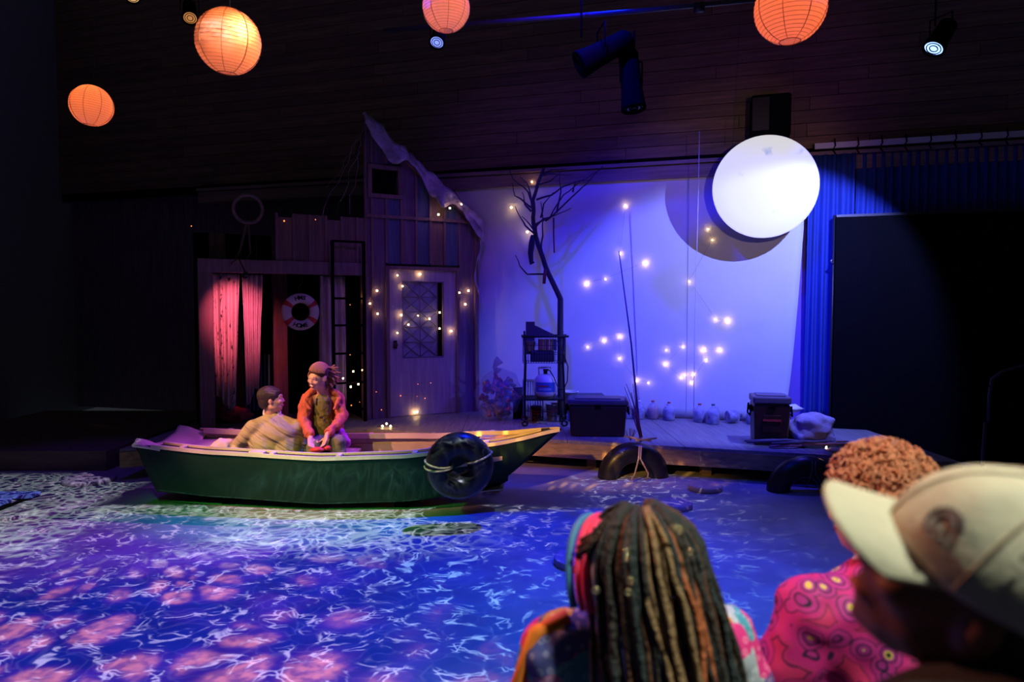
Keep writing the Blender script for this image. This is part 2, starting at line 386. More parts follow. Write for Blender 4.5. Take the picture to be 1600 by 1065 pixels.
# beam over the cloth
bz1 = sp(1000, 241)[1]; bz0 = sp(1000, 250)[1]
hb = struct(empty('trim_1', loc=(SF[0].x, SF[0].y, 0), rz=SF[3]))
MB().b2((-7, -.06, zb - .28), (5.3, .10, zb - .11)).build('header_board', M['trimw'], hb, bevel=.006)
MB().b2((-7, -.10, zb - .10), (5.3, .10, zb - .055)).build('ledge_strip', M['trimw'], hb)
MB().b2((-7, .04, zb - .055), (5.3, .12, zb + .02)).build('shadow_gap', M['black'], hb)
x0, z0 = sp(1262, 219, -.05); x1, z1 = sp(1590, 206, -.05)
MB().b2((xr - .1, -.09, zb - .02), (5.2, -.05, zb + .05)).build('curtain_track', mat('track_white', (.7, .66, .75), .5), hb)
for i in range(12):
    xx = xr + .12 + i * .26
    MB().tube([(xx, -.11, zb + .09), (xx + .01, -.12, zb), (xx - .02, -.12, zb - .05), (xx + .02, -.1, zb - .1)], .008, 6).build('hook', M['black'], hb)
# cyclorama cloth with a curved right edge
def clothfn(u, v):
    zt = zb - .13; z = DECK + .0 + (zt - DECK) * v
    _, zz_ = 0, 0
    xe_t = sp(1262, 300)[0]; xe_b = sp(1221, 655)[0]
    xe = xe_b + (xe_t - xe_b) * (v ** .55)
    x = -2.95 + (xe + 2.95) * u
    return (x, .012 * math.sin(u * 23) * (1 - v) * .3, z)
cy = empty('backdrop_cloth', 'pale seamless backdrop cloth washed with blue light behind the deck', 'backdrop', (SF[0].x, SF[0].y, 0), SF[3])
MB().grid(clothfn, 60, 24).build('cloth', M['cloth'], cy, solid=.006)
xs, _ = sp(1075, 400)
MB().b2((xs - .004, -.007, DECK + .02), (xs + .004, -.003, zb - .14)).build('seam', mat('seam', (.3, .3, .4), .9), cy)
sxa, sxb = sp(1205, 655)[0], sp(1266, 400)[0]
MB().b2((sxa, .03, DECK), (sxb, .05, zb - .2)).build('added_wall_strip', mat('violet_wall_strip', (.20, .12, .45), .9, spec=.05), hb)  # violet strip added where the back wall lies in shadow
# deck: front follows the cloth on the right and the shack on the left
def dl(X): return 7.744 - .30 * X
def dh(X): return 9.2 + .52 * X
Xb = -1.776
front = [(-4.1, dh(-4.1)), (Xb, dl(Xb)), (4.3, dl(4.3))]
dk = struct(empty('floor_deck'))
back = [(4.3, 9.72 - .292 * 4.3 - .02), (.2, 9.72 - .292*.2), (-4.6, 11.2)]
cuts = [Xb, -.6, .62, 1.84, 3.06, 4.3]
MB().prism([(-4.1, dh(-4.1)), (Xb, dl(Xb)), (Xb, 10.3), (-4.1, 10.9)], DECK - .03, DECK).build('deck_sheet', M['deck'], dk)
for a, b in zip(cuts, cuts[1:]):
    MB().prism([(a + .003, dl(a)), (b - .003, dl(b)), (b - .003, 9.74 - .292*b), (a + .003, 9.74 - .292*a)], DECK - .03, DECK).build('deck_sheet', M['deck'], dk)
def board(p, q, z0, z1, m, name, t=.04):
    p = V((*p, 0)); q = V((*q, 0)); d = (q - p); a = math.atan2(d.y, d.x)
    return MB().box(((p.x+q.x)/2, (p.y+q.y)/2, (z0+z1)/2), (d.length, t, z1 - z0), rz=a).build(name, m, dk)
for a, b in ((front[0], front[1]), (front[1], (.62, dl(.62))), ((.62, dl(.62)), (3.06, dl(3.06))), ((3.06, dl(3.06)), front[2])):
    board(a, b, DECK - .195, DECK - .031, M['fascia'], 'fascia_board')
for X in (-3.4, -1.7, -.2, .9, 2.1, 3.3):
    Y = (dh(X) if X < Xb else dl(X)) + .22
    MB().b2((X - .05, Y - .05, 0), (X + .05, Y + .05, DECK - .04)).build('deck_post', M['fascia'], dk)
rl = struct(empty('floor_riser'))
MB().b2((-7.2, 7.5, 0), (-4.5, 10.5, .22)).build('riser_top', wood('riser_wood', (.20,.12,.12), (.13,.08,.08), 'x'), rl)
rs = struct(empty('floor_seating')); MB().b2((-.4, -1.2, 0), (2.4, .98, .25)).build('riser_top', M['black'], rs)
# dark masking flat and drapes on the right
FX, FZ = sp(1306, 340, -.25)
fl = empty('masking_flat', 'tall black masking flat standing right of the blue curtain', 'stage flat', (SF[0].x, SF[0].y, 0), SF[3])
MB().b2((FX, -.28, 0), (5.0, -.22, FZ)).build('panel', M['black'], fl)
MB().b2((FX, -.30, FZ), (5.0, -.20, FZ + .03)).build('top_rail', M['brass'], fl)
MB().tube([(FX - .02, -.26, 0), (FX - .02, -.26, FZ + .03)], .014, 8).build('edge_pole', M['brass'], fl)
MB().tube([(FX - .02, -.27, FZ - .5), (FX - .05, -.29, FZ - .52), (FX - .02, -.27, FZ - .56)], .01, 6).build('latch', M['steel'], fl)
def curtain(name, label, x0, x1, z0, z1, y, m, folds, amp, loc=(SF[0].x, SF[0].y, 0), rz=SF[3], group=None, narrow=0, seed=0):
    def fn(u, v):
        s_ = 1 - narrow * (1 - v); xm = (x0 + x1) / 2; x = xm + ((x0 - xm) + (x1 - x0) * u) * s_
        ph = u * folds * 2 * PI + .6 * math.sin(v * 3 + seed) + 1.5 * noise.noise(V((u * 4, v * .8, seed)))
        return (x, y + amp * math.sin(ph) * (.55 + .45 * (1 - v)) + amp * .6 * noise.noise(V((u * 9, v * 1.3, seed + 5))), z0 + (z1 - z0) * v)
    o = MB().grid(fn, max(40, int(folds * 12)), 16).build(name, m, None, loc=loc, solid=.004, rz=rz)
    return tag(o, label, 'curtain', group)
cxa = sp(1246, 500)[0]; cxb = sp(1312, 500)[0]
tag(curtain('stage_curtain', 'blue velvet stage curtain hanging in folds at the edge of the cloth', cxa + .08, cxb + .12, DECK, zb - .1, -.10, M['bluecurt'], 5, .05, seed=2))
tag(curtain('curtain_valance', 'short blue pleated curtain hanging above the black masking flat', cxb + .14, 4.9, FZ - .25, zb - .1, -.05, M['bluecurt'], 22, .035, seed=9))
# ---------------------------------------------------------------- rowing boat
BS = V((-3.36, 6.50)); BB = V((.46, 6.26)); BL = (BB - BS).length; BA = math.atan2(BB.y - BS.y, BB.x - BS.x)
boat = empty('rowing_boat', 'green rowing boat with pale rails resting on the projected water', 'boat', (BS.x, BS.y, 0), BA)
def lerp(a, b, t): return a + (b - a) * t
def table(t, tb):
    for (a, x), (b, y) in zip(tb, tb[1:]):
        if t <= b:
            u = (t - a) / (b - a); u = u*u*(3-2*u)*.35 + u*.65; return lerp(x, y, u)
    return tb[-1][1]
beam_ = lambda t: table(t, [(0, .40), (.2, .49), (.45, .54), (.62, .50), (.78, .36), (.9, .185), (1, .012)])
sheer = lambda t: table(t, [(0, .575), (.2, .535), (.45, .505), (.65, .525), (.85, .60), (1, .69)])
chine = lambda t: table(t, [(0, .33), (.4, .43), (.65, .37), (.85, .17), (1, .005)])
chz = lambda t: table(t, [(0, .13), (.4, .085), (.7, .10), (.88, .17), (1, .24)])
kez = lambda t: table(t, [(0, .10), (.4, .055), (.7, .06), (.9, .11), (1, .20)])
def hx(t, k): return BL * t + (.14 * (1 - t) ** 3 - .50 * t ** 5) * k     # k: 0 at the rail, 1 at the bottom
def hullpt(t, s, k, inset=0):                # k 0 rail .. 1 chine .. 2 keel
    if k <= 1:
        y = lerp(beam_(t), chine(t), k) + .025 * math.sin(PI*k) ; z = lerp(sheer(t), chz(t), k)
    else:
        y = lerp(chine(t), 0, k-1); z = lerp(chz(t), kez(t), k-1)
    y = max(0, y - inset)
    return (hx(t, min(k, 1)) , s * y, z + (inset * .8 if k > .9 else 0))
ks = [0, .06, .12, .3, .5, .7, .85, .97, 1, 1.2, 1.6, 2]
def shell(inset, t0=0., t1=1., kk=ks):
    b = MB(); n = 40
    prof = [(-1, k) for k in kk] + [(1, k) for k in reversed(kk[:-1])]
    vs = [hullpt(lerp(t0, t1, i/n), s_, k, inset) for i in range(n+1) for s_, k in prof]; m = len(prof)
    fs = [(i*m+j, i*m+j+1, (i+1)*m+j+1, (i+1)*m+j) for i in range(n) for j in range(m-1)]
    b.add(vs, fs, True); return b, [hullpt(t0, s_, k, inset) for s_, k in prof]
h_, ring = shell(0)
h_.build('hull', M['hull'], boat, solid=.008)
h2, _ = shell(.026, .01, .97, [0, .06, .12, .3, .5, .7, .8]); h2.build('inner_lining', M['hullin'], boat)
# transom with two raised ears and a dip between
def trz(y): a = abs(y) / .40; return .575 + .055*math.exp(-((a-.86)/.12)**2) - .055*math.exp(-(a/.5)**2) - .03
tr = MB(); n = 24
ys = [lerp(-.40, .40, i/n) for i in range(n+1)]
top = [(0.0 - .01, y, trz(y)) for y in ys]; bot = [(.14, lerp(-.33, .33, i/n), .10 + .03*abs(2*i/n-1)) for i in range(n+1)]
vs = top + bot + [(x+.03, y, z) for x, y, z in top] + [(x+.03, y, z) for x, y, z in bot]; N_ = n+1; fs = []
for i in range(n):
    fs += [(i, i+1, N_+i+1, N_+i), (2*N_+i, 3*N_+i, 3*N_+i+1, 2*N_+i+1), (i, 2*N_+i, 2*N_+i+1, i+1)]
tr.add(vs, fs, False); tr.build('transom', M['hull'], boat)
# moulded pale stern cap: sweeps from the ears down to the inside
def capf(u, v):
    y = lerp(-.43, .43, u); x = -.025 + .26 * v; z = trz(y) + .02 - .02*v - .13*v*v*(1-(abs(y)/.44)**4)
    return (x, y, z)
MB().grid(capf, 24, 8).build('stern_cap', M['rail'], boat, solid=.02)
for s_ in (-1, 1):
    n = 46
    def rl_(t, off, up): p = V(hullpt(t, s_, 0)); return p + V((0, s_*off, up))
    def strip(o0, o1, up0, up1, t0, t1, name, m, nn=46):
        b = MB(); vs = []; fs = []
        for i in range(nn+1):
            t = lerp(t0, t1, i/nn)
            vs += [rl_(t, o0, up0), rl_(t, o1, up0), rl_(t, o1, up1), rl_(t, o0, up1)]
        for i in range(nn):
            for k in range(4): fs.append((i*4+k, i*4+(k+1)%4, (i+1)*4+(k+1)%4, (i+1)*4+k))
        fs += [(0,1,2,3), (nn*4+3, nn*4+2, nn*4+1, nn*4)]
        b.add(vs, fs); return b.build(name, m, boat)
    strip(.0, .022, -.018, .014, .04, .995, 'outer_rail', M['rail'])
    strip(-.055, .0, -.03, .012, .06, .97, 'rail_channel', M['channel'])
    strip(-.080, -.055, -.022, .030, .06, .95, 'inner_rail', M['rail'])
    strip(-.052, -.030, -.17, -.08, .16, .86, 'side_panel', M['hullin'])
    for t in (.115, .285, .335, .49, .66, .82):
        strip(-.060, .012, -.02, .024, t, t + (.035 if t == .285 else .011), 'rail_block', M['rail'], 2)
    strip(.0, .004, -.40, -.390, .05, .80, 'rub_line', M['hull'])
# floor boards, benches, fore deck
fb = MB(); n = 16
vs = []
for i in range(n+1): t = lerp(.04, .86, i/n); w_ = chine(t) - .025; vs += [(BL*t, -w_, .135 + .05*(t>.8)*(t-.8)*5), (BL*t, w_, .135 + .05*(t>.8)*(t-.8)*5)]
fb.add(vs, [(2*i, 2*i+1, 2*i+3, 2*i+2) for i in range(n)]); fb.build('floor_board', M['hullin'], boat, solid=.012)
def bench(t0, t1, z, name, m, inset=.02):
    vs = []
    for t in (t0, (t0+t1)/2, t1): w_ = beam_(t) - inset - .03; vs += [(BL*t, -w_, z), (BL*t, w_, z), (BL*t, w_, z-.03), (BL*t, -w_, z-.03)]
    fs = []
    for i in range(2):
        for k in range(4): fs.append((i*4+k, i*4+(k+1)%4, (i+1)*4+(k+1)%4, (i+1)*4+k))
    fs += [(0,1,2,3), (11,10,9,8)]
    return MB().add(vs, fs).build(name, m, boat, bevel=.006)
bench(.055, .155, .485, 'stern_bench', M['rail'])
bench(.40, .475, .40, 'middle_bench', M['hullin'], .05)
bench(.66, .73, .44, 'fore_bench', M['hullin'])
vs = []; n = 10
for i in range(n+1): t = lerp(.80, .985, i/n); w_ = max(.004, beam_(t) - .03); vs += [(hx(t,0), -w_, sheer(t)-.012), (hx(t,0), w_, sheer(t)-.012)]
MB().add(vs, [(2*i, 2*i+1, 2*i+3, 2*i+2) for i in range(n)]).build('fore_deck', M['hullin'], boat, solid=.012)
MB().tube([(BL*.02+.14,0,.085), (BL*.5,0,.045), (BL*.78,0,.075)], .02, 6).build('keel', M['hull'], boat)
for t in (.2, .62): MB().box((BL*t, 0, .02), (.12, .5, .05)).build('cradle', M['black'], boat)
# ---------------------------------------------------------------- inner tubes
tc_ = at(718, 727, 5.60)
def tubeobj(c, R, r, axis, label, sx=1):
    o = empty('inner_tube', label, 'inner tube', c)
    Mx = V(axis).to_track_quat('Z', 'Y').to_matrix()
    MB().torus((0,0,0), R, r, 56, 20, Mx).build('rubber_tube', M['rubber'], o)
    v = MB().tube([Mx @ V((R - r*.6, 0, r*.7)), Mx @ V((R - r*1.1, 0, r*.95)), Mx @ V((R - r*1.3, 0, r*.9))], .009, 8); v.build('valve', M['brass'], o)
    return o, Mx
t1, Mx = tubeobj(tc_, .174, .109, (.12, -1, -.06), 'black inner tube fender roped to the side of the green boat')
def loop(o, Mx, R, r, angs, name='rope_loop', tw=.006):
    for a, da in angs:
        pts = []
        for k in range(20):
            b = 2*PI*k/20; aa = a + da*math.sin(b/2)
            pts.append(Mx @ V(((R + (r+tw)*math.cos(b))*math.cos(aa), (R + (r+tw)*math.cos(b))*math.sin(aa), (r+tw)*math.sin(b))))
        MB().tube(pts, .0085, 6, closed=True).build(name, M['rope'], o)
# angles measured in the tube's own plane; one pair on the far side of the hole, one single
loop(t1, Mx, .174, .109, [(math.radians(a), .10) for a in (180, 170)])
loop(t1, Mx, .174, .109, [(math.radians(22), .06)])
def arch(c, R, r, rz, label):
    o = empty('inner_tube', label, 'inner tube', c, rz); n = 36
    MB().tube([(R*math.cos(PI*i/n), .10 - .16*math.sin(PI*i/n)*0 - .02*math.sin(PI*i/n), R*math.sin(PI*i/n)) for i in range(n+1)], r, 20).build('rubber_tube', M['rubber'], o); return o, None
t2c = at(993, 749, 7.12); t2c.z = 0
t2, Mx2 = arch(t2c, .27, .112, .10, 'large black inner tube leaning on the deck edge under crossed sticks')
for a, b in ((.0, -.05), (.02, .09)):
    MB().tube([(a, -.13, .38), (a-.01, -.14, .25), (b, -.15, .10), (b*1.2-.02, -.13, .03)], .009, 6).build('rope_tie', M['rope'], t2)
t3c = at(1262, 760, 6.55); t3c.z = 0
t3, Mx3 = arch(t3c, .25, .11, -.1, 'black inner tube in the dark below the netting at the deck end')
for a, b in ((.0, -.06), (.03, .09)):
    MB().tube([(a, -.12, .35), (a-.01, -.14, .25), (b, -.15, .10)], .005, 6).build('rope_tie', M['cord'], t3)
# ---------------------------------------------------------------- shack
sh = empty('shack', 'plank shack with a peaked roof edge, a lattice door and an open porch', 'shack', (HF[0].x, HF[0].y, 0), HF[3])
_, ztop = hp(420, 407); xL, _ = hp(310, 500); xB = hp(516, 500)[0]; xM = hp(571, 500)[0]; xR = hp(745, 500)[0]
dx0, dzt = hp(607, 421); dx1, _ = hp(711, 425)
pkx, pkz = hp(571, 192); evx, evz = hp(748, 352)
_, beamb = hp(420, 427)
# porch frame
MB().b2((xL, -.06, DECK), (xL + .16, .06, ztop)).build('corner_post', M['post'], sh, bevel=.006)
MB().b2((xL, -.07, beamb), (xM, .07, ztop)).build('porch_beam', M['post'], sh, bevel=.006)
MB().b2((xM - .05, -.05, DECK), (xM + .03, .05, ztop)).build('corner_post', M['batten'], sh, bevel=.005)
# porch back and side walls of planks
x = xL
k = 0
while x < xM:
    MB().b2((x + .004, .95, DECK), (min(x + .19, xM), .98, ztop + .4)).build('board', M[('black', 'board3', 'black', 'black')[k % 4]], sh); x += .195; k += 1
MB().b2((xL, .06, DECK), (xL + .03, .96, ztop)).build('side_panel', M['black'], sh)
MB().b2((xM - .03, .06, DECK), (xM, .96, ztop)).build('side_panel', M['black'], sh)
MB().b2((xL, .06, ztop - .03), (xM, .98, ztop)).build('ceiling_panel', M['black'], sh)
for i in range(7):
    xx = hp(383 + i*6, 600, .8)[0]; MB().b2((xx, .78, DECK + .1), (xx + .02, .80, DECK + .85)).build('slat', mat('teal_slat', (.05, .16, .17), .6) if i == 0 else bpy.data.materials['teal_slat'], sh)
# upper boards over the porch
x = hp(432, 380)[0]; ztu = hp(520, 338)[1]; k = 0
while x < xM - .02:
    x2 = min(x + .2, xM); MB().b2((x + .004, -.02, ztop), (x2 - .004, .01, ztu - (.05 if k % 3 == 0 else 0))).build('board', M['board3'], sh)
    MB().b2((x - .015, -.04, ztop), (x + .015, -.02, ztu)).build('batten', M['batten'], sh); x = x2; k += 1
# main front: boards, battens, cut under the roof slope
def roofz(x): return pkz + (evz - pkz) * (x - pkx) / (evx - pkx)
bx = [hp(p, 380)[0] for p in (571, 581, 603, 627, 650, 672, 694, 717, 743)]
wx0, wz1 = hp(580, 263); wx1, wz0 = hp(621, 305)
cols = ['board1', 'board1', 'board2', 'board1', 'board2', 'board3', 'board2', 'board1']
for i, (a, b) in enumerate(zip(bx, bx[1:])):
    segs = [(DECK, 9)]
    for (z0, z1_) in segs:
        for (p, q) in (((a, b),) if not (b > dx0 - .01 and a < dx1) else ((a, min(b, dx0 - .05)), (max(a, dx0 - .05), min(b, dx1 + .05)), (max(a, dx1 + .05), b))):
            if q - p < .02: continue
            indoor = p >= dx0 - .06 and q <= dx1 + .06
            zb_ = dzt + .08 if indoor else DECK
            if q > wx0 and p < wx1 and True:
                # leave the window hole open
                for lo, hi in ((zb_, wz0), (wz1, 99)):
                    zl = min(hi, roofz(p)); zr = min(hi, roofz(q))
                    if min(zl, zr) > lo: MB().prism([(p+.004, lo), (q-.004, lo), (q-.004, zr), (p+.004, zl)], 0, .025, 'xz').build('board', M[cols[i]], sh)
                for (e0, e1) in ((p, min(q, wx0)), (max(p, wx1), q)):
                    if e1 - e0 > .015: MB().b2((e0, 0, wz0), (e1, .025, wz1)).build('board', M[cols[i]], sh)
            else:
                MB().prism([(p+.004, zb_), (q-.004, zb_), (q-.004, roofz(q)), (p+.004, roofz(p))], 0, .025, 'xz').build('board', M[cols[i]], sh)
_, rz_ = hp(640, 341)
for i, a in enumerate(bx):
    inwin = wx0 - .05 < a < wx1 + .05; ind = dx0 - .06 < a < dx1 + .06
    lo = dzt + .09 if ind else DECK
    if inwin: MB().b2((a - .016, -.03, lo), (a + .016, 0, wz0 - .06)).build('batten', M['batten'], sh)
    if inwin and roofz(a) - .05 > wz1 + .07: MB().b2((a - .016, -.03, wz1 + .07), (a + .016, 0, roofz(a) - .05)).build('batten', M['batten'], sh)
    if not inwin: MB().b2((a - .016, -.03, lo), (a + .016, 0, roofz(a) - .05)).build('batten', M['batten'], sh)
MB().b2((bx[0], -.04, rz_ - .02), (bx[-1], 0, rz_ + .02)).build('cross_rail', M['batten'], sh)
MB().b2((bx[-1] - .03, -.05, DECK), (bx[-1] + .03, .06, roofz(bx[-1]))).build('corner_post', M['batten'], sh, bevel=.005)
# window
win = empty('window', rz=0); win.parent = sh
fw = .055
for nm, a, b in (('top', (wx0 - fw, wz1), (wx1 + fw, wz1 + fw)), ('bottom', (wx0 - fw, wz0 - fw), (wx1 + fw, wz0)), ('l', (wx0 - fw, wz0), (wx0, wz1)), ('r', (wx1, wz0), (wx1 + fw, wz1))):
    MB().b2((a[0], -.035, a[1]), (b[0], .02, b[1])).build('window_frame', M['batten'], win, bevel=.004)
MB().b2((wx0, .05, wz0), (wx1, .055, wz1)).build('pane', M['black'], win)
# door
dfr = .05
for a, b in (((dx0 - dfr, DECK), (dx0, dzt + dfr)), ((dx1, DECK), (dx1 + dfr, dzt + dfr)), ((dx0, dzt), (dx1, dzt + dfr))):
    MB().b2((a[0], -.05, a[1]), (b[0], .02, b[1])).build('door_frame', M['batten'], sh, bevel=.004)
door = empty('door'); door.parent = sh
gx0, gz1 = hp(629, 440); gx1, gz0 = hp(692, 556)
y0, y1 = -.012, .024
for a, b in (((dx0, DECK + .01), (gx0, dzt)), ((gx1, DECK + .01), (dx1, dzt)), ((gx0, DECK + .01), (gx1, gz0)), ((gx0, gz1), (gx1, dzt))):
    MB().b2((a[0], y0, a[1]), (b[0], y1, b[1])).build('door_panel', M['door'], door)
gl = hp(683, 500)[0]
MB().b2((gx0, .012, gz0), (gl, .018, gz1)).build('pane', M['glass'], door)
MB().b2((gl, .03, gz0), (gx1, .035, gz1)).build('side_gap', M['black'], door)
for e in ((gx0 - .012, gx0), (gx1, gx1 + .012)): MB().b2((e[0], -.02, gz0 - .012), (e[1], -.012, gz1 + .012)).build('window_trim', M['lattice'], door)
for e in ((gz0 - .012, gz0), (gz1, gz1 + .012)): MB().b2((gx0, -.02, e[0]), (gx1, -.012, e[1])).build('window_trim', M['lattice'], door)
nx, nz = 2, 5; cw = (gl - gx0) / nx / 1.0; chh = (gz1 - gz0) / nz
def bar(p, q): return MB().tube([(p[0], .0, p[1]), (q[0], .0, q[1])], .0065, 6).build('lattice_bar', M['lattice'], door)
for i in range(nx + 1): bar((gx0 + i*cw, gz0), (gx0 + i*cw, gz1))
for j in range(nz + 1): bar((gx0, gz0 + j*chh), (gl, gz0 + j*chh))
for i in range(nx):
    for j in range(nz):
        a = (gx0 + i*cw, gz0 + j*chh); b = (a[0] + cw, a[1] + chh)
        bar(a, b); bar((a[0], b[1]), (b[0], a[1]))
hx_, hz_ = hp(617, 538)
MB().box((hx_, -.018, hz_), (.05, .012, .11)).ell((hx_ - .005, -.06, hz_), .028, 12, 8).tube([(hx_, -.02, hz_), (hx_, -.06, hz_)], .01, 8).build('door_handle', M['brass'], door)
# roof edge wrapped in crumpled plastic
ro = MB()
def roofsheet(u, v):
    x = pkx - .05 + (evx + .05 - pkx) * u; z = roofz(x) + .02
    t = v * 2 - 1
    q = V((x, -.15 + .03*v + .16*max(0, v-.4), z + .05 - .30*max(0, 1-v/.45)**1.3*(.75+.35*math.sin(x*9))))
    nn = noise.noise(V((x*7, v*5, 1)))*.07 + noise.noise(V((x*19, v*11, 4)))*.02
    return (q.x + nn*.8, q.y + nn, q.z + nn - .035*max(0, noise.noise(V((x*4, 3, 3))))*(1-v)*3)
ro.grid(roofsheet, 70, 12, True)
sheet_m = mat('crumpled_sheet', (.42, .34, .55), .35, var=.3, scale=9, bump=.9, bscale=22)
ro.build('roof_sheet', sheet_m, sh, solid=.004)
MB().prism([(pkx, roofz(pkx) - .06), (evx, roofz(evx) - .06), (evx, roofz(evx) + .01), (pkx, roofz(pkx) + .01)], -.07, .10, 'xz').build('roof_board', M['batten'], sh)
hang = MB()
def hangf(u, v):
    x = evx - .02 + .05*math.sin(v*7) + .03*(u-.5); return (x + .05*(u-.5) + noise.noise(V((v*6, u*3, 0)))*.03, -.10 + .1*u, roofz(evx) + .05 - 1.1*v)
MB().grid(hangf, 6, 24).build('hanging_plastic', sheet_m, sh, solid=.002)
# curtains in the porch
CX = lambda px, off: hp(px, 500, off)[0]
cm = mat('torn_cloth', (.62, .50, .52), .85, spec=.1)
n_, l_ = cm.node_tree.nodes, cm.node_tree.links
tcn = n_.new('ShaderNodeTexCoord'); mp_ = n_.new('ShaderNodeMapping'); mp_.inputs['Scale'].default_value = (7, 7, 3.2); l_.new(tcn.outputs['Object'], mp_.inputs[0])
nz_ = n_.new('ShaderNodeTexNoise'); nz_.inputs['Scale'].default_value = 2.4; nz_.inputs['Detail'].default_value = 6; nz_.inputs['Roughness'].default_value = .7; l_.new(mp_.outputs[0], nz_.inputs['Vector'])
cr_ = n_.new('ShaderNodeValToRGB'); cr_.color_ramp.elements[0].position = .565; cr_.color_ramp.elements[0].color = (.60, .48, .50, 1); cr_.color_ramp.elements[1].position = .61; cr_.color_ramp.elements[1].color = (.05, .04, .045, 1)
l_.new(nz_.outputs['Fac'], cr_.inputs[0]); l_.new(cr_.outputs[0], cm.node_tree.nodes['Principled BSDF'].inputs['Base Color'])
cm2 = mat('plain_cloth', (.55, .44, .52), .85, var=.08, spec=.1)
zt_ = hp(370, 428, .15)[1]
def pcurt(px0, px1, pb0, pb1, zb_, y, m, label, seed, folds=4):
    a, b, c, d = CX(px0, y), CX(px1, y), CX(pb0, y), CX(pb1, y)
    def fn(u, v):
        x = lerp(lerp(c, a, v), lerp(d, b, v), u); z = zb_ + (zt_ - zb_) * v + .10*(1-v)*math.sin(u*5+seed)
        yy = y + .028*math.sin(u*folds*2*PI + seed + v) + .03*noise.noise(V((u*6, v*3, seed)))
        return (x, yy, z)
    o = MB().grid(fn, 60, 40).build('curtain', m, None, loc=(HF[0].x, HF[0].y, 0), rz=HF[3], solid=.003); return tag(o, label, 'curtain')
pcurt(329, 376, 331, 366, hp(340, 630, .15)[1], .15, cm, 'torn stained curtain with dark marks lit pink at the left porch post', 1)
pcurt(379, 411, 383, 402, hp(390, 620, .17)[1], .18, cm2, 'plain pink-lit curtain hanging beside the stained torn one in the porch', 4)
pcurt(501, 540, 497, 541, hp(520, 640, .12)[1], .12, cm2, 'violet-lit curtain hanging behind the ladder', 2)
porch = HF[0] + HF[1]*CX(372, .05) + HF[2]*(-.0)
def hw(x, y, z): return HF[0] + HF[1]*x + HF[2]*y + V((0, 0, z))
spot('porch_pink_light', hw(CX(376, -.28), -.80, ztop - .24), hw(CX(367, .15), .16, 1.66), (1.0, .13, .20), 125, 58, .95, .02)
LT = MB(); LT.tube([V((CX(376, -.28), -.86, ztop - .20)), V((CX(376, -.28), -.81, ztop - .23))], [.025, .035], 12); LT.build('clip_lamp', M['brass'], sh)
MB().tube([(CX(376,-.28), -.86, ztop-.20), (CX(372,-.28), -.5, ztop-.02), (CX(366,-.28), -.06, ztop-.05)], .008, 6).build('lamp_arm', M['brass'], sh)
# pillow heap on porch floor
pl = at(363, 643, 8.75); pl.z = DECK
tag(MB().ell((0,0,.10), (.26,.16,.10), 20, 12, jit=.25).organic('pillow', mat('maroon_cloth', (.35,.05,.08), .85, bump=.4, bscale=18), None, .012, 2, loc=pl), 'dark red pillow lying on the porch floor', 'pillow')
# life ring
rx_, rzz = hp(470, 487, .10)
lr = empty('life_ring', 'white life ring with red bands hanging in the dark porch', 'life ring', hw(rx_, .12, rzz), HF[3])
Mr = Matrix.Rotation(PI/2, 3, 'X')
ringw = mat('ring_white', (.66, .60, .66), .5, var=.1)
MB().torus((0,0,0), .175, .062, 48, 14, Mr, rz=.045).build('ring', ringw, lr)
for a in (32, 148, 218, 325):
    pts = []; a = math.radians(a)
    for q in (-.20, -.10, 0, .10, .20): pass
    b = MB(); vs = []; fs = []; m_ = 14; na = 5
    for i in range(na):
        aa = a - .15 + .3*i/(na-1)
        for k in range(m_):
            bb = 2*PI*k/m_; vs.append(Mr @ V(((.175+.0645*math.cos(bb))*math.cos(aa), (.175+.0645*math.cos(bb))*math.sin(aa), .047*math.sin(bb))))
    fs = [(i*m_+k, (i+1)*m_+k, (i+1)*m_+(k+1)%m_, i*m_+(k+1)%m_) for i in range(na-1) for k in range(m_)]
    b.add(vs, fs, True); b.build('red_band', M['red'], lr)
def text(s, size, m, parent, loc, rot, name='lettering', ext=.002):
    c = bpy.data.curves.new(name, 'FONT'); c.body = s; c.size = size; c.align_x = 'CENTER'; c.align_y = 'CENTER'; c.extrude = ext; c.offset = .0015
    o = bpy.data.objects.new(name, c); COL.objects.link(o); dg = bpy.context.evaluated_depsgraph_get(); dg.update()
    me = bpy.data.meshes.new_from_object(o.evaluated_get(dg)); bpy.data.objects.remove(o)
    o = bpy.data.objects.new(name, me); COL.objects.link(o); me.materials.clear(); me.materials.append(m); o.parent = parent; o.location = loc; o.rotation_euler = rot; return o
for s_, a0, r0 in (('HMS', 92, 1), ('HOME', -92, -1)):
    for i, ch in enumerate(s_):
        aa = math.radians(a0 + (-(i - (len(s_)-1)/2) * 15) * r0)
        text(ch, .075, M['black'], lr, (.178*math.cos(aa), -.048, .178*math.sin(aa)), (PI/2, 0 if False else -(aa - PI/2) if r0 == 1 else -(aa + PI/2), 0))
MB().tube([(0, 0, .23), (-.03, 0, .30), (.06, 0, .42)], .004, 5).build('hanger', M['cord'], lr)
# ladder leaning in front of the porch's right end
ld = empty('ladder', 'black metal ladder standing between the porch and the lattice door', 'ladder', (HF[0].x, HF[0].y, 0), HF[3])
la, lz1 = hp(519, 375, -.14); lb, lz2 = hp(568, 377, -.14)
for xx, zt2 in ((la, lz1), (lb, lz2)): MB().b2((xx - .018, -.16, DECK), (xx + .018, -.12, zt2)).build('upright', M['black'], ld)
for py in (377, 466, 508, 552, 598, 640):
    z = hp(540, py, -.14)[1]; MB().tube([(la, -.14, z), (lb, -.14, z)], .014, 8).build('rung', M['black'], ld)
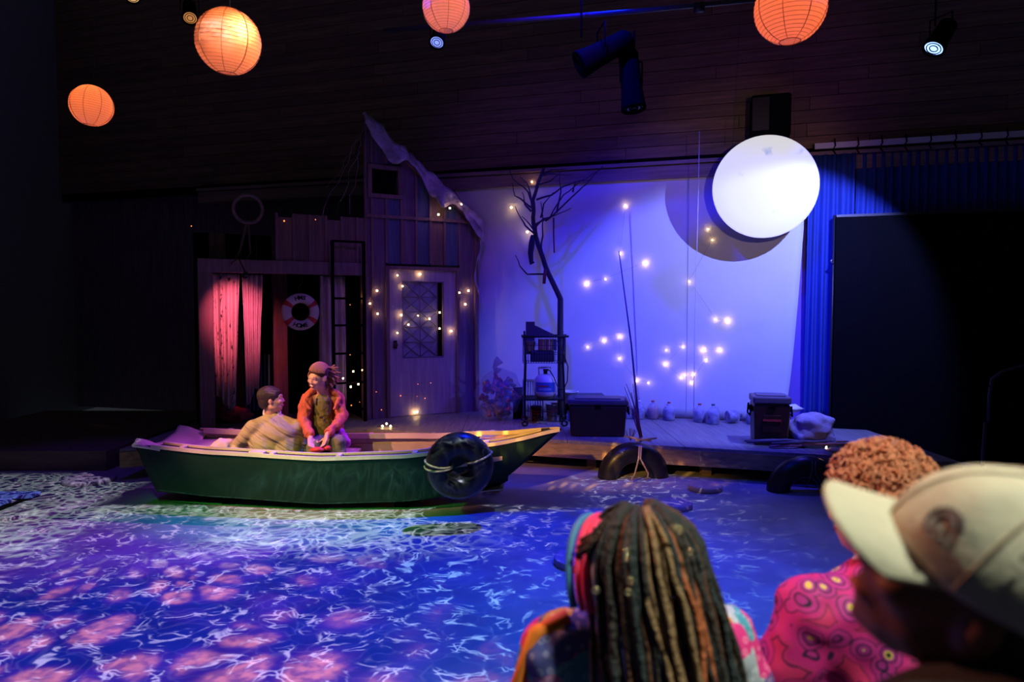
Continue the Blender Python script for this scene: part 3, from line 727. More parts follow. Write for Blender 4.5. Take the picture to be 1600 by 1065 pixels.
# roof hoop, twigs
hpx, hpz = hp(386, 328, .3)
hoop = empty('bent_hoop', 'dim bent hoop standing on the dark porch roof', 'hoop', hw(hpx, .2, ztop), HF[3])
MB().torus((0, 0, hpz - ztop), .17, .022, 40, 8, Mr).build('rim', M['trimw'], hoop)
MB().tube([(-.02, 0, hpz - ztop - .17), (-.10, 0, .12), (-.16, 0, 0)], .015, 6).tube([(.0, 0, hpz - ztop - .17), (.02, 0, .1), (-.03, 0, 0)], .012, 6).build('stand', M['trimw'], hoop)
tw = empty('roof_twigs', 'thin bare twigs trailing down from the roof peak', 'twigs', (HF[0].x, HF[0].y, 0), HF[3])
rt = random.Random(5)
for i in range(8):
    x0_, z0_ = hp(568 - i, 200 + 3*i); x1_, z1_ = hp(500 + i*7, 338 - (i % 3)*22)
    pts = []
    for k in range(9):
        u = k/8; pts.append((lerp(x0_, x1_, u) + rt.uniform(-.03,.03), -.05 + .1*math.sin(i) + rt.uniform(-.03,.03), lerp(z0_, z1_, u) + rt.uniform(-.03,.03) - .12*math.sin(u*PI)*(i%2)))
    MB().tube(pts, [.006]*4 + [.004]*5, 5).build('twig', M['bark'] if i % 2 else M['trimw'], tw)
# ---------------------------------------------------------------- moon
mn = empty('moon_disc', 'large glowing white moon disc hanging in front of the cloth', 'moon prop', MOON)
mr = 79 * MOON.y / F * .985
axis = V((-.30, -.93, -.10)).normalized(); Mm = axis.to_track_quat('Z', 'Y').to_matrix().to_4x4()
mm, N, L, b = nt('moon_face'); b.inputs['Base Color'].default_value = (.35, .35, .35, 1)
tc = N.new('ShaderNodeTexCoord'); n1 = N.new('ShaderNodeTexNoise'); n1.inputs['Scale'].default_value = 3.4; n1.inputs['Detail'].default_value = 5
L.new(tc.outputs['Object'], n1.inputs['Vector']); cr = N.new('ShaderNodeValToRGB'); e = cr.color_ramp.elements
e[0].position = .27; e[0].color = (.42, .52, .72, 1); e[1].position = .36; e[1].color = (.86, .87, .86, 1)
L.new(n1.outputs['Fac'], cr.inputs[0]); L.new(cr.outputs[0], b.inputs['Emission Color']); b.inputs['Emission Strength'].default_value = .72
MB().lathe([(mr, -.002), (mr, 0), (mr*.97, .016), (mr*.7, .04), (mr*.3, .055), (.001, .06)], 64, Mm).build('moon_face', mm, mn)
MB().lathe([(mr*.985, -.15), (mr*1.0, -.145), (mr*1.004, -.01), (mr*1.004, .0)], 64, Mm).build('moon_rim', mat('moon_rim', (.7,.66,.78), .6), mn)
for sx in (-.35, .35):
    MB().tube([(sx*Mm[0][0] , sx*Mm[1][0]+.07, mr*.9), (sx*.6, .10, 4.4)], .003, 5).build('hanging_wire', M['cord'], mn)
# ---------------------------------------------------------------- paper lanterns
lm, N, L, b = nt('orange_paper')
N.remove(b); out = N['Material Output']
df = N.new('ShaderNodeBsdfDiffuse'); df.inputs[0].default_value = (.9, .42, .34, 1)
tr = N.new('ShaderNodeBsdfTranslucent'); tr.inputs[0].default_value = (1.0, .46, .32, 1)
mx = N.new('ShaderNodeMixShader'); mx.inputs[0].default_value = .62; L.new(df.outputs[0], mx.inputs[1]); L.new(tr.outputs[0], mx.inputs[2]); L.new(mx.outputs[0], out.inputs[0])
ribm = mat('lantern_rib', (.45, .12, .05), .8)
def lantern(c, R, label, tilt, bulb):
    o = empty('paper_lantern', label, 'lantern', c); o.rotation_euler = tilt
    prof = []; nr = 22
    a0 = .30
    for i in range(nr*2 + 1):
        a = a0 + (PI - 2*a0) * i / (nr*2); rr = R * (1.0 if i % 2 == 0 else .984); prof.append((rr*math.sin(a), -R*math.cos(a)))
    MB().lathe(prof, 40, smooth=True, cap=False).build('paper_shade', lm, o)
    rb = MB()
    for i in range(0, nr*2 + 1, 2):
        r_, z_ = prof[i]; rb.tube([((r_+.0006)*math.cos(2*PI*k/28), (r_+.0006)*math.sin(2*PI*k/28), z_) for k in range(28)], R*.006, 4, closed=True)
    tag(rb.build('rib', ribm, o), kind='stuff')
    for k in range(8):
        a = 2*PI*k/8 + .2
        MB().tube([((r_*1.003)*math.cos(a), r_*1.003*math.sin(a), z_) for r_, z_ in prof[::2]], R*.011, 4).build('seam', ribm, o)
    MB().tube([(prof[0][0]*math.cos(2*PI*k/24), prof[0][0]*math.sin(2*PI*k/24), prof[0][1]) for k in range(24)], R*.016, 5, closed=True).build('bottom_ring', ribm, o)
    MB().ell((bulb[0]*R, bulb[1]*R, bulb[2]*R), R*.07, 10, 8).build('bulb', mat('lantern_bulb', (1,.8,.4), emit=(1,.55,.12), es=3) if 'lantern_bulb' not in bpy.data.materials else bpy.data.materials['lantern_bulb'], o)
    MB().tube([(0,0,R*.9), (0,0,R*.98), (.0,0,6.9-c.z)], .003, 5).build('cord', M['cord'], o)
    lp = point('lantern_light', (0,0,0), (1.0, .42, .13), 8.5*R*R/.04, R*.09); lp.parent = o; lp.location = (bulb[0]*R, bulb[1]*R, bulb[2]*R)
    return o
def ln(px, py, rp, Y, label, tilt=(0,0,0), bulb=(.2,-.2,.1)):
    c = at(px, py, Y); R = rp * Y / F * .93; return lantern(c, R, label, tilt, bulb)
ln(357, 65, 52, 4.3, 'largest orange paper lantern left of the rest, whole and glowing', (.1,.1,0), (.55,-.45,.25))
ln(143, 165, 33, 6.2, 'smallest orange paper lantern hanging lowest in the darkness', (0,.1,0), (-.1,.1,.4))
ln(697, 12, 39, 5.4, 'orange paper lantern above the blue spotlight, top cut off', (0,0,0), (.1,0,.4))
ln(1235, 12, 57, 4.0, 'orange paper lantern high above the speaker and the moon', (0,0,0), (.2,.1,.5))
# ---------------------------------------------------------------- stage lamps, speaker, pipe
def lampfix(name, c, dirv, R, Lh, label, lens=None, es=2):
    o = empty(name, label, 'stage light', c); Mx = V(dirv).to_track_quat('Z', 'Y').to_matrix().to_4x4()
    MB().lathe([(R*.5, -Lh), (R*.8, -Lh*.9), (R*.85, -Lh*.3), (R, 0), (R, .02), (R*.9, .02), (R*.86, -.02)], 20, Mx, cap=False).build('housing', M['black'], o)
    lmz = mat(name+'_lens', (.05,.05,.1), .1, emit=lens, es=es) if lens else M['brass']
    MB().lathe([(.001, .0), (R*.5, .012), (R*.85, 0)], 20, Mx, cap=False).build('lens', lmz, o)
    for k in (.35, .62, .84):
        pts = [Mx @ V((R*k*math.cos(2*PI*i/20), R*k*math.sin(2*PI*i/20), .014)) for i in range(20)]
        MB().tube(pts, R*.05, 5, closed=True).build('lens_ring', M['black'], o)
    MB().tube([Mx @ V((R*1.1, 0, -Lh*.4)), Mx @ V((R*1.1, 0, -Lh*.4)) + V((0,0,R*1.9)), Mx @ V((-R*1.1, 0, -Lh*.4)) + V((0,0,R*1.9)), Mx @ V((-R*1.1, 0, -Lh*.4))], R*.07, 6).build('yoke', M['black'], o)
    MB().tube([V((0,0,R*1.9)), V((0,0,R*1.9+.5))], R*.08, 6).build('hanger', M['black'], o)
    return o
lampfix('spotlight', at(683, 65, 5.6), (-.1, -.6, -.8), .065, .22, 'small spotlight with a blue glowing ringed lens under a lantern', (.22, .30, 1.0), 1.3)
lampfix('spotlight', at(297, 27, 5.6), (.3, -.6, -.75), .062, .22, 'small spotlight with amber rings beside the largest lantern', (1.0, .40, .08), .5)
lampfix('spotlight', at(207, -6, 5.6), (.3, -.6, -.75), .06, .22, 'small amber spotlight at the top edge above the left lanterns', (1.0, .55, .2), .7)
lampfix('spotlight', at(1460, 74, 5.4), (-.55, -.2, -.8), .085, .26, 'spotlight with a bright blue lens hanging by the right drapes', (.25, .42, 1.0), 3)
lampfix('stage_light', at(908, 100, 6.6), (-.75, -.1, -.42), .13, .55, 'black lamp with a blue-edged barn door tilted over the cloth')
lampfix('stage_light', at(990, 168, 6.7), (.08, -.15, -1), .12, .60, 'long black lamp pointing straight down beside the tilted one')
bm_m = mat('blue_tape', (.10,.10,.5), .5)
pc = at(1090, 8, 6.6); pp = empty('lighting_pipe', 'dark lighting pipe running across above the lamps', 'pipe', pc)
MB().tube([at(600, 48, 6.9) - pc, at(1000, 17, 6.7) - pc, at(1320, -14, 6.4) - pc], .024, 8).build('pipe', mat('pipe_dark', (.05,.05,.06), .4, .3), pp)
MB().tube([at(1085, 12, 6.62) - pc, at(1100, 11, 6.61) - pc], .05, 10).build('clamp', M['brass'], pp)
sx_, sz_ = sp(1203, 186, -.2); spk = empty('loudspeaker', 'black loudspeaker mounted on the boards above the moon', 'loudspeaker', (SF[0].x, SF[0].y, 0), SF[3])
MB().box((sx_, -.20, sz_), (.46, .38, .52)).build('cabinet', M['black'], spk, bevel=.03)
MB().box((sx_ - .12, -.40, sz_ + .02), (.20, .02, .40)).build('grille', M['brass'], spk, bevel=.005)
MB().box((sx_, .04, sz_), (.1, .12, .1)).build('bracket', M['brass'], spk)
dsh = sp(1165, 190, 0)
# ---------------------------------------------------------------- hanging cable
p0 = at(1093, 205, 8.3); p1 = at(1084, 640, 8.5)
cb = MB().tube([(0,0,0), ((p1-p0)*.3), ((p1-p0)*.7) + V((-.01,0,0)), (p1 - p0)], .004, 6).build('hanging_cable', mat('pale_cable', (.7,.66,.75), .5), None, loc=p0)
tag(cb, 'thin pale cable hanging straight down in front of the cloth', 'cable')
# ---------------------------------------------------------------- tree and cart
def pl_(pts, Y, dy=None): return [at(a, b, Y + (dy[i] if dy else 0)) for i, (a, b) in enumerate(pts)]
TY = 8.75; tb = at(876, 652, TY); tb.z = DECK
tree = empty('bare_tree', 'bare dead tree rising behind the cart against the cloth', 'tree', tb)
def br(pts, r0, r1, name='branch', Yo=0.):
    q = [at(a, b, TY + Yo) - tb for a, b in pts]; out = []
    for i in range(len(q) - 1):
        for k in range(3):
            u = k/3; p = q[i].lerp(q[i+1], u); p += V((noise.noise(p*6), noise.noise(p*5 + V((3,3,3))), noise.noise(p*6+V((9,0,0)))))*.02*(1 if (i or k) else 0); out.append(p)
    out.append(q[-1]); m_ = len(out)
    MB().tube(out, [lerp(r0, r1, i/(m_-1)) for i in range(m_)], 8).build(name, M['bark'], tree)
br([(876, 648), (876, 560), (875, 466), (868, 450), (852, 415), (836, 366), (834, 340), (833, 312), (840, 290), (850, 262)], .042, .018, 'trunk')
for q in ([(836, 366), (838, 350), (858, 340), (880, 305), (905, 285), (943, 262)], [(852, 345), (870, 330), (905, 298), (918, 285), (942, 260)], [(836, 356), (850, 341), (865, 337), (893, 325)],
          [(833, 320), (825, 300), (815, 290), (800, 278), (795, 265)], [(832, 325), (815, 312), (805, 305), (800, 285)], [(836, 365), (820, 352), (812, 340), (805, 322)],
          [(838, 312), (860, 305), (880, 292), (900, 283), (925, 280)], [(843, 288), (860, 282), (878, 268)], [(848, 274), (870, 271), (895, 273)], [(848, 272), (862, 266), (885, 264)],
          [(834, 340), (828, 300), (823, 285), (812, 275)], [(830, 330), (820, 318), (816, 300)], [(849, 405), (846, 380), (848, 340), (845, 315)], [(850, 428), (825, 428), (812, 415), (805, 398)],
          [(835, 362), (826, 350), (815, 338)], [(870, 332), (876, 300), (875, 272)], [(895, 300), (900, 283)], [(845, 340), (850, 318), (865, 300)]):
    br(q, .013, .004, 'branch', random.uniform(-.12, .12))
mf = mat('dark_rag', (.03,.02,.025), .9); mr_ = mat('red_rag', (.20,.02,.03), .85)
def rag(pts, w, m, label):
    c = at(*pts[0], TY - .06); b = MB(); q = [at(a, bb, TY - .06) - c for a, bb in pts]
    b.tube(q, w, 10); o = b.build('rag', m, None, loc=c); return tag(o, label, 'rag')
rag([(832, 367), (831, 380), (829, 395), (830, 408), (832, 412)], [.02, .04, .035, .028, .035], mf, 'dark stocking-like rag hanging high on the bare tree')
rag([(865, 340), (865, 365), (866, 395)], [.012, .01, .008], mr_, 'thin red strip hanging from a right-hand branch')
rag([(852, 420), (851, 432), (850, 443)], [.02, .022, .02], mr_, 'short red rag hanging at the bend of the tree trunk')
# cart
cb_ = at(848, 648, 8.45); cb_.z = DECK
cart = empty('wire_cart', 'black wire shopping cart loaded with junk beside the tree', 'cart', cb_)
k_ = 8.45 / F
def cp(px, py, dy=0): p = at(px, py, 8.45) - cb_; return V((p.x, p.y + dy, p.z))
legm = mat('cart_black', (.010,.010,.012), .5, spec=.3)
D_ = .36
fl_, fr_ = cp(820, 650).x, cp(882, 650).x; zt, zb0, zs = cp(0, 526).z, cp(0, 567).z, cp(0, 624).z
for xx, px in ((fl_, 818), (fr_, 884)):
    for dy in (0, D_):
        top = zt if dy == 0 else zt + .06
        MB().tube([(xx + (.02 if px > 850 else -.0), dy, .05), (xx - (.0), dy, zs), (xx + (-.02 if px > 850 else .01), dy, zb0), (xx, dy, top)], .013, 8).build('leg', legm, cart)
        MB().torus((xx + .0, dy - .02, .045), .032, .013, 18, 8, Matrix.Rotation(PI/2, 3, 'X')).build('wheel', M['rubber'], cart)
bw = MB()
x0_, x1_ = fl_ - .02, fr_ + .01
def wire(p, q, r=.0035): bw.tube([p, q], r, 5)
for zz_ in (zt, lerp(zt, zb0, .33), lerp(zt, zb0, .66), zb0):
    for dy in (0, D_): wire((x0_, dy, zz_), (x1_, dy, zz_))
    for xx in (x0_, x1_): wire((xx, 0, zz_), (xx, D_, zz_))
for i in range(17):
    xx = lerp(x0_, x1_, i/16)
    for dy in (0, D_): wire((xx, dy, zt), (xx, dy, zb0), .0028)
    wire((xx, 0, zb0), (xx, D_, zb0), .0028)
for i in range(1, 9):
    for xx in (x0_, x1_): wire((xx, D_*i/9, zt), (xx, D_*i/9, zb0), .0028)
tag(bw.build('basket_wire', legm, cart), kind='stuff')
for dy in (0, D_): MB().tube([(x0_ - .02, dy, zt), (x1_ + .04, dy, zt + .005)], .013, 8).build('top_rail', legm, cart)
for xx in (x0_, x1_): MB().tube([(xx, 0, zt), (xx, D_, zt)], .011, 8).build('side_rail', legm, cart)
MB().b2((x0_, -.01, zs - .012), (x1_, D_ + .01, zs + .008)).build('shelf', legm, cart)
def put(px, py, dy, z): p = cp(px, py); return cb_ + V((p.x, dy, z))
c = put(829, 520, .16, zb0 + .0)
for z_ in (0,): c.z = cb_.z + zb0 + .11
tag(MB().box((0, 0, .20), (.11, .16, .40)).prism([(.05, .36), (.30, .24), (.30, .22), (.05, .22)], -.06, .06, 'xz').build('cardboard_box', mat('dark_card', (.06,.055,.06), .8), None, loc=c, bevel=.004), 'tall dark box with a sloping flap standing in the cart', 'box')
c = put(830, 530, .10, 0); c.z = cb_.z + zb0 + .14
tag(MB().lathe([(.042, 0), (.058, .12), (.062, .12), (.062, .13), (.055, .13)], 20, cap=True).build('cup', mat('cup', (.55,.50,.6), .5), None, loc=c), 'pale plastic cup among the junk in the cart basket', 'cup')
cols_ = [(.5,.08,.05), (.6,.4,.1), (.45,.12,.08), (.5,.35,.12), (.1,.1,.2)]
for i in range(5):
    c = put(844 + i*6, 545, .10, 0); c.z = cb_.z + zb0 + .155
    lab = ['red paperback leftmost in the cart basket', 'ochre paperback second from the left in the cart', 'rust paperback in the middle of the cart row', 'mustard paperback second from the right in the cart', 'navy paperback rightmost in the cart row'][i]
    bo = empty('book', lab, 'book', c, group='books in the cart')
    MB().box((0, 0, .07), (.036, .12, .14)).build('cover', mat('book_cover_%d' % i, cols_[i], .5), bo); MB().box((0, .003, .072), (.028, .118, .139)).build('pages', M['white'], bo)
c = put(848, 555, .16, 0); c.z = cb_.z + zb0 + .006
tag(MB().box((0, 0, .073), (.30, .22, .14)).build('storage_tin', mat('dark_tin', (.05,.05,.09), .5, .3), None, loc=c, bevel=.015), 'dark low bin under the books in the cart', 'bin')
# propane tank on the shelf
c = put(853, 600, .12, zs + .01)
pt = empty('propane_tank', 'white propane tank with a blue label on the cart shelf', 'gas tank', c)
tm = mat('tank_white', (.66,.60,.62), .4, var=.1)
MB().lathe([(.09, .0), (.13, .03), (.145, .07), (.145, .20), (.125, .255), (.08, .29), (.03, .30)], 32).build('tank', tm, pt)
MB().lathe([(.10, -.003), (.10, .02)], 24).build('foot_ring', tm, pt)
vs = []; n = 14
for i in range(n+1):
    a = lerp(-PI*.86, -PI*.24, i/n) + .12
    for z in (.085, .205): vs.append((.1465*math.cos(a), .1465*math.sin(a), z))
MB().add(vs, [(2*i, 2*i+2, 2*i+3, 2*i+1) for i in range(n)], True).build('blue_label', mat('label_blue', (.03,.12,.40), .5), pt)
for z, col_, w0, w1 in ((.15, M['red'], -.74, -.42), (.125, M['white'], -.70, -.36), (.11, M['white'], -.72, -.34)):
    vs = []
    for i in range(9):
        a = lerp(PI*w0, PI*w1, i/8)
        for zz_ in (z, z + (.016 if col_ is M['red'] else .005)): vs.append((.148*math.cos(a), .148*math.sin(a), zz_))
    MB().add(vs, [(2*i, 2*i+2, 2*i+3, 2*i+1) for i in range(8)], True).build('label_stripe', col_, pt)
MB().tube([(0,0,.29), (0,0,.34)], .025, 10).box((0,-.02,.35), (.06,.05,.03)).build('valve', M['brass'], pt)
MB().tube([(.09*math.cos(a/16*2*PI*.75+.5), .09*math.sin(a/16*2*PI*.75+.5), .375) for a in range(17)], .008, 6).tube([(.07,.05,.28), (.075,.05,.375)], .007, 5).tube([(-.08,.03,.28), (-.085,.03,.375)], .007, 5).build('collar', tm, pt)
hs = MB(); hs.tube([cp(870, 532, -.02), cp(878, 545, -.03), cp(887, 572, -.04), cp(886, 595, -.04), cp(880, 608, -.03), cp(872, 606, -.02), cp(866, 590, -.0), cp(860, 580, .05), cp(855, 577, .1)], .007, 6)
tag(hs.build('gas_hose', M['rubber'], None, loc=cb_), 'black rubber hose looping from the cart rail to the tank', 'hose')
# things round the cart
c = put(835, 600, .62, 0)
o = empty('milk_crate', 'grey slatted crate standing on end behind the cart', 'crate', V((c.x, 9.05, DECK)))
cg = mat('crate_grey', (.32,.34,.46), .6)
def crate(o, sx, sy, sz, n, m, r=.006):
    for z in (r, sz*.5, sz - r):
        for a, b in (((-sx/2,-sy/2,z), (sx/2,-sy/2,z)), ((-sx/2,sy/2,z), (sx/2,sy/2,z)), ((-sx/2,-sy/2,z), (-sx/2,sy/2,z)), ((sx/2,-sy/2,z), (sx/2,sy/2,z))):
            if z != sz*.5 or sz > .3: MB().tube([a, b], r, 5).build('rim', m, o)
    for i in range(n+1):
        x = lerp(-sx/2, sx/2, i/n)
        for y in (-sy/2, sy/2): MB().box((x, y, sz/2), (r*2, r*1.4, sz)).build('slat', m, o)
    for i in range(1, n//2+1):
        y = lerp(-sy/2, sy/2, i/(n//2+1))
        for x in (-sx/2, sx/2): MB().box((x, y, sz/2), (r*1.4, r*2, sz)).build('slat', m, o)
    MB().b2((-sx/2, -sy/2, sz - .012), (sx/2, sy/2, sz - .002)).build('top_panel' if sz < .3 else 'top', m, o)
crate(o, .26, .22, .52, 8, cg)
c = at(921, 608, 8.6); c.z = DECK
MBx = empty('slatted_crate', 'black slatted crate lying behind the maroon cooler', 'crate', V((c.x, 8.95, DECK)))
crate(MBx, .44, .30, .34, 12, mat('crate_dark', (.07,.08,.11), .6))
def bucket(px, Y, r, h, m, label, lid=None, z=DECK):
    c = at(px, 640, Y); c.z = z; o = empty('bucket', label, 'bucket', c)
    MB().lathe([(r*.85, 0), (r, h), (r*1.06, h), (r*1.06, h+.012), (r*.97, h+.012), (r*.82, .01)], 24, cap=False).build('pail', m, o)
    for z_ in (h*.3, h*.55, h*.75): MB().torus((0,0,z_), r*(.87 + .13*z_/h), .004, 24, 5).build('band', M['red'] if z_ > h*.5 else M['maroon'], o)
    MB().tube([(r*1.05*math.cos(a*PI/10), -.03, h - .02 - r*.5*math.sin(a*PI/10)) for a in range(11)], .003, 5).build('bail', M['steel'], o)
bucket(888, 9.05, .125, .36, M['white'], 'white bucket with red bands right of the propane tank')
bucket(866, 8.98, .11, .20, mat('grey_pail', (.30,.30,.36), .5), 'low grey bucket under the cart shelf')
bucket(838, 8.88, .07, .18, M['maroon'], 'small dark pail behind the cart leg')
tag(MB().b2((-.08,-.02,0), (.08,.02,.42)).build('wooden_board', M['black'], None, loc=V((at(811, 640, 9.05).x, 9.05, DECK))), 'dark panel leaning between the bag and the cart', 'panel')
# trash bag: clear sack full of cans
c = at(779, 640, 8.95); c.z = DECK
bag = empty('recycling_bag', 'clear plastic sack of empty cans and bottles beside the shack', 'bag', c)
rc = random.Random(11)
cm_ = [mat('can_%d' % i, q, .3, .5) for i, q in enumerate([(.6,.1,.1), (.7,.45,.05), (.25,.25,.3), (.1,.15,.5), (.5,.3,.15), (.5,.45,.4), (.35,.05,.12), (.05,.2,.25)])]
for i in range(95):
    while True:
        p = V((rc.uniform(-1,1), rc.uniform(-1,1), rc.uniform(-1,1)))
        if p.length < .93 and p.length > .35 and p.y < .4: break
    p = V((p.x*.27, p.y*.23, .31 + p.z*.28)); d = V((rc.uniform(-1,1), rc.uniform(-1,1), rc.uniform(-1,1))).normalized()
    Mx = Matrix.Translation(p) @ d.to_track_quat('Z','Y').to_matrix().to_4x4()
    if i % 4: MB().lathe([(.022,-.05), (.028,-.044), (.028,.044), (.022,.05)], 10, Mx).build('can', cm_[i % 8], bag)
    else: MB().lathe([(.028,-.06), (.032,-.05), (.032,.03), (.012,.07), (.012,.09)], 10, Mx).build('bottle', cm_[i % 8], bag)
film = mat('clear_film', (.55,.55,.75), .18, alpha=.26, bump=.8, bscale=14)
MB().ell((0,0,.33), (.31,.27,.34), 40, 26, jit=.16).build('film', film, bag)
MB().tube([(0,0,.64), (-.05,-.02,.70), (-.02,.0,.76), (.02,0,.80)], [.05,.03,.05,.065], 9).build('tied_neck', mat('film_neck', (.5,.45,.65), .4, alpha=.55), bag)
# coolers
def cooler(x, y, sx, sy, sz, rz, label, tall=False):
    o = empty('cooler', label, 'cooler', (x, y, DECK), rz)
    b = MB(); t = .93
    vs = [(-sx/2*t,-sy/2*t,0),(sx/2*t,-sy/2*t,0),(sx/2*t,sy/2*t,0),(-sx/2*t,sy/2*t,0),(-sx/2,-sy/2,sz*.84),(sx/2,-sy/2,sz*.84),(sx/2,sy/2,sz*.84),(-sx/2,sy/2,sz*.84)]
    b.add(vs, [(0,3,2,1),(4,5,6,7),(0,1,5,4),(1,2,6,5),(2,3,7,6),(3,0,4,7)]).build('body', M['maroon'], o, bevel=.02)
    MB().box((0,0,sz*.92), (sx*1.05, sy*1.05, sz*.15)).build('lid', M['coolerlid'], o, bevel=.018)
    MB().box((0,0,sz+.003), (sx*.8, sy*.7, .012)).build('lid_panel', M['coolerlid'], o, bevel=.005)
    for s_ in (-1,1):
        MB().box((s_*(sx/2+.008), 0, sz*.72), (.03, sy*.5, .05)).tube([(s_*(sx/2+.02),-sy*.3,sz*.8), (s_*(sx/2+.03),-sy*.3,sz*.6), (s_*(sx/2+.03),sy*.3,sz*.6), (s_*(sx/2+.02),sy*.3,sz*.8)], .01, 6).build('handle', M['black'], o)
    MB().box((0, -sy/2-.006, sz*.80), (.07, .02, .05)).build('latch', M['black'], o, bevel=.004)
    if tall:
        MB().box((0, -sy/2*.97-.004, sz*.45), (sx*.5, .012, sz*.35)).build('recessed_panel', M['maroon'], o, bevel=.005)
        MB().box((0, -sy/2-.004, sz*.52), (sx*.5, .02, .02)).build('grip', M['red'], o)
p = atz(936, 683, DECK); cooler(p.x, p.y + .20, .66, .38, .43, math.radians(-4), 'wide maroon cooler with a dark lid at the deck edge')
p = atz(1212, 698, DECK); cooler(p.x + .01, p.y + .22, .37, .36, .53, math.radians(-12), 'tall maroon cooler with a rounded lid near the curtain', True)
# water jugs along the cloth
jm = mat('jug_plastic', (.60,.58,.80), .12, alpha=.32, bump=.5, bscale=25); jw = mat('jug_inside', (.05,.04,.12), .35, var=.6, scale=14, col2=(.42,.38,.6)); jr = mat('jug_amber', (.45,.14,.09), .3, var=.4, scale=8)
def jug(px, py, h, label, capm, fill, rot=0, lying=False):
    p = atz(px, py + 4, DECK)
    o = empty('water_jug', label, 'jug', p, rot, 'plastic jugs along the foot of the cloth')
    if lying: o.rotation_euler = (0, PI/2*.96, .2); o.location.z += .082
    r = .082; s_ = h/.25
    prof = [(r*.9,0), (r,.012*s_), (r,.12*s_), (r*.93,.15*s_), (r*.62,.19*s_), (r*.3,.215*s_), (r*.24,.235*s_)]
    MB().lathe(prof, 20).build('jug_body', jm, o)
    MB().lathe([(a*.93, max(.004, z)) for a, z in prof[:4]], 16).build('crumpled_filling', fill, o)
    MB().lathe([(r*.27,.232*s_), (r*.27,.25*s_)], 12).build('cap', capm, o)
    MB().tube([(r*.3,-.0,.205*s_), (r*.75,-.0,.20*s_), (r*.95,0,.16*s_), (r*.93,0,.12*s_)], .011, 8).build('handle', jm, o)
dkc = mat('cap_dark', (.04,.10,.12), .5)
jug(981, 649, .20, 'plastic jug half hidden by the wide cooler', M['white'], jw)
jug(998, 650, .245, 'dark-filled jug with no red cap behind the stick bundle', M['white'], jw, .5)
jug(1020, 650, .245, 'jug with a red cap and reddish filling', M['red'], jr, 1)
jug(1045, 652, .24, 'red-capped jug right of the reddish one', M['red'], jw, 2)
jug(1093, 655, .24, 'red-capped jug touching the larger dark-capped one', M['red'], jw, 3)
jug(1114, 658, .255, 'largest jug with a dark cap in the right pair', dkc, jw, .3)
jug(1136, 657, .20, 'jug lying on its side between the others', dkc, jw, lying=True)
jug(1176, 658, .24, 'dark-capped jug beside the tall cooler', dkc, jw, 1.4)
# sack by the tall cooler
p = atz(1277, 698, DECK)
def dd(co, n): return co + n * (.018*noise.noise(co*9) + .03*noise.noise(co*4))
tag(MB().ell((0,.15,.16), (.24,.2,.20), 20, 12, jit=.2).box((0,.15,.06), (.40,.34,.12)).organic('sack', mat('sack_cloth', (.30,.24,.34), .85, bump=.4, bscale=30), None, .016, 4, dd, loc=p), 'rounded cloth sack slumped right of the tall cooler', 'sack')
p2 = atz(1250, 690, DECK)
tag(MB().ell((0,.22,.34), (.09,.07,.04), 14, 8, jit=.5).ell((-.05,.22,.17), (.03,.04,.175), 10, 8, jit=.4).build('plastic_bag', mat('white_film', (.75,.72,.85), .3), None, loc=p2), 'crumpled white plastic tucked between cooler and sack', 'plastic bag')
# stick bundle standing in the tube
rk = random.Random(21)
sb = atz(1003, 700, .40); sb.y = 7.25; sb.x = (1003-800)/F*7.25
bd = empty('reed_bundle', 'upright bundle of reddish reeds tied to the crossed sticks', 'reeds', V((sb.x, 7.25, .42)))
rm = [mat('reed_%d' % i, q, .7) for i, q in enumerate([(.40,.10,.05), (.30,.08,.10), (.45,.20,.06)])]
for i in range(11):
    dx_ = rk.uniform(-.015,.02); top = V((-.085 + rk.uniform(-.05,.05), .25 + rk.uniform(-.05,.05), .45 + rk.uniform(-.12,.12)))
    MB().tube([(dx_, 0, 0), V((dx_*1.2, .1, top.z*.5)) + V((top.x*.4,0,0)), top], [.006,.005,.003], 5).build('reed', rm[i % 3], bd)
rod = at(967, 392, 7.9) ; rb_ = at(1001, 690, 7.3)
tag(MB().tube([(0,0,0), (rod - rb_)*.5 + V((.02,0,0)), (rod - rb_)], [.013,.010,.006], 8).build('reed_shadow_rod', mat('shade_rod', (.16,.10,.22), .7), None, loc=rb_), 'shadow of the reeds built as a tall thin cane leaning up in front of the cloth', 'shadow_stand_in')  # dark rod added in place of the reed shadow on the cloth
sm_ = mat('stick_tan', (.60,.40,.16), .7)
for pts, lb in (([(976, 681), (1000, 686), (1017, 688)], 'tan stick crossing to the left on the large inner tube'), ([(993, 688), (1008, 686), (1026, 684)], 'tan stick crossing to the right on the large inner tube')):
    c = at(*pts[1], 7.12); tag(MB().tube([at(*q, 7.12) - c for q in pts], .011, 7).build('stick', sm_, None, loc=c), lb, 'stick', 'crossed sticks on the inner tube')
tf = empty('twig_tuft', 'small spiky tuft of orange twigs left of the reed bundle', 'twigs', at(985, 688, 7.2))
for i in range(9):
    a = rk.uniform(-.6,.6); MB().tube([(0,0,0), (math.sin(a)*.06, 0, .05), (math.sin(a)*.11, rk.uniform(-.03,.03), .13*math.cos(a))], .003, 4).build('twig', rm[i % 3], tf)
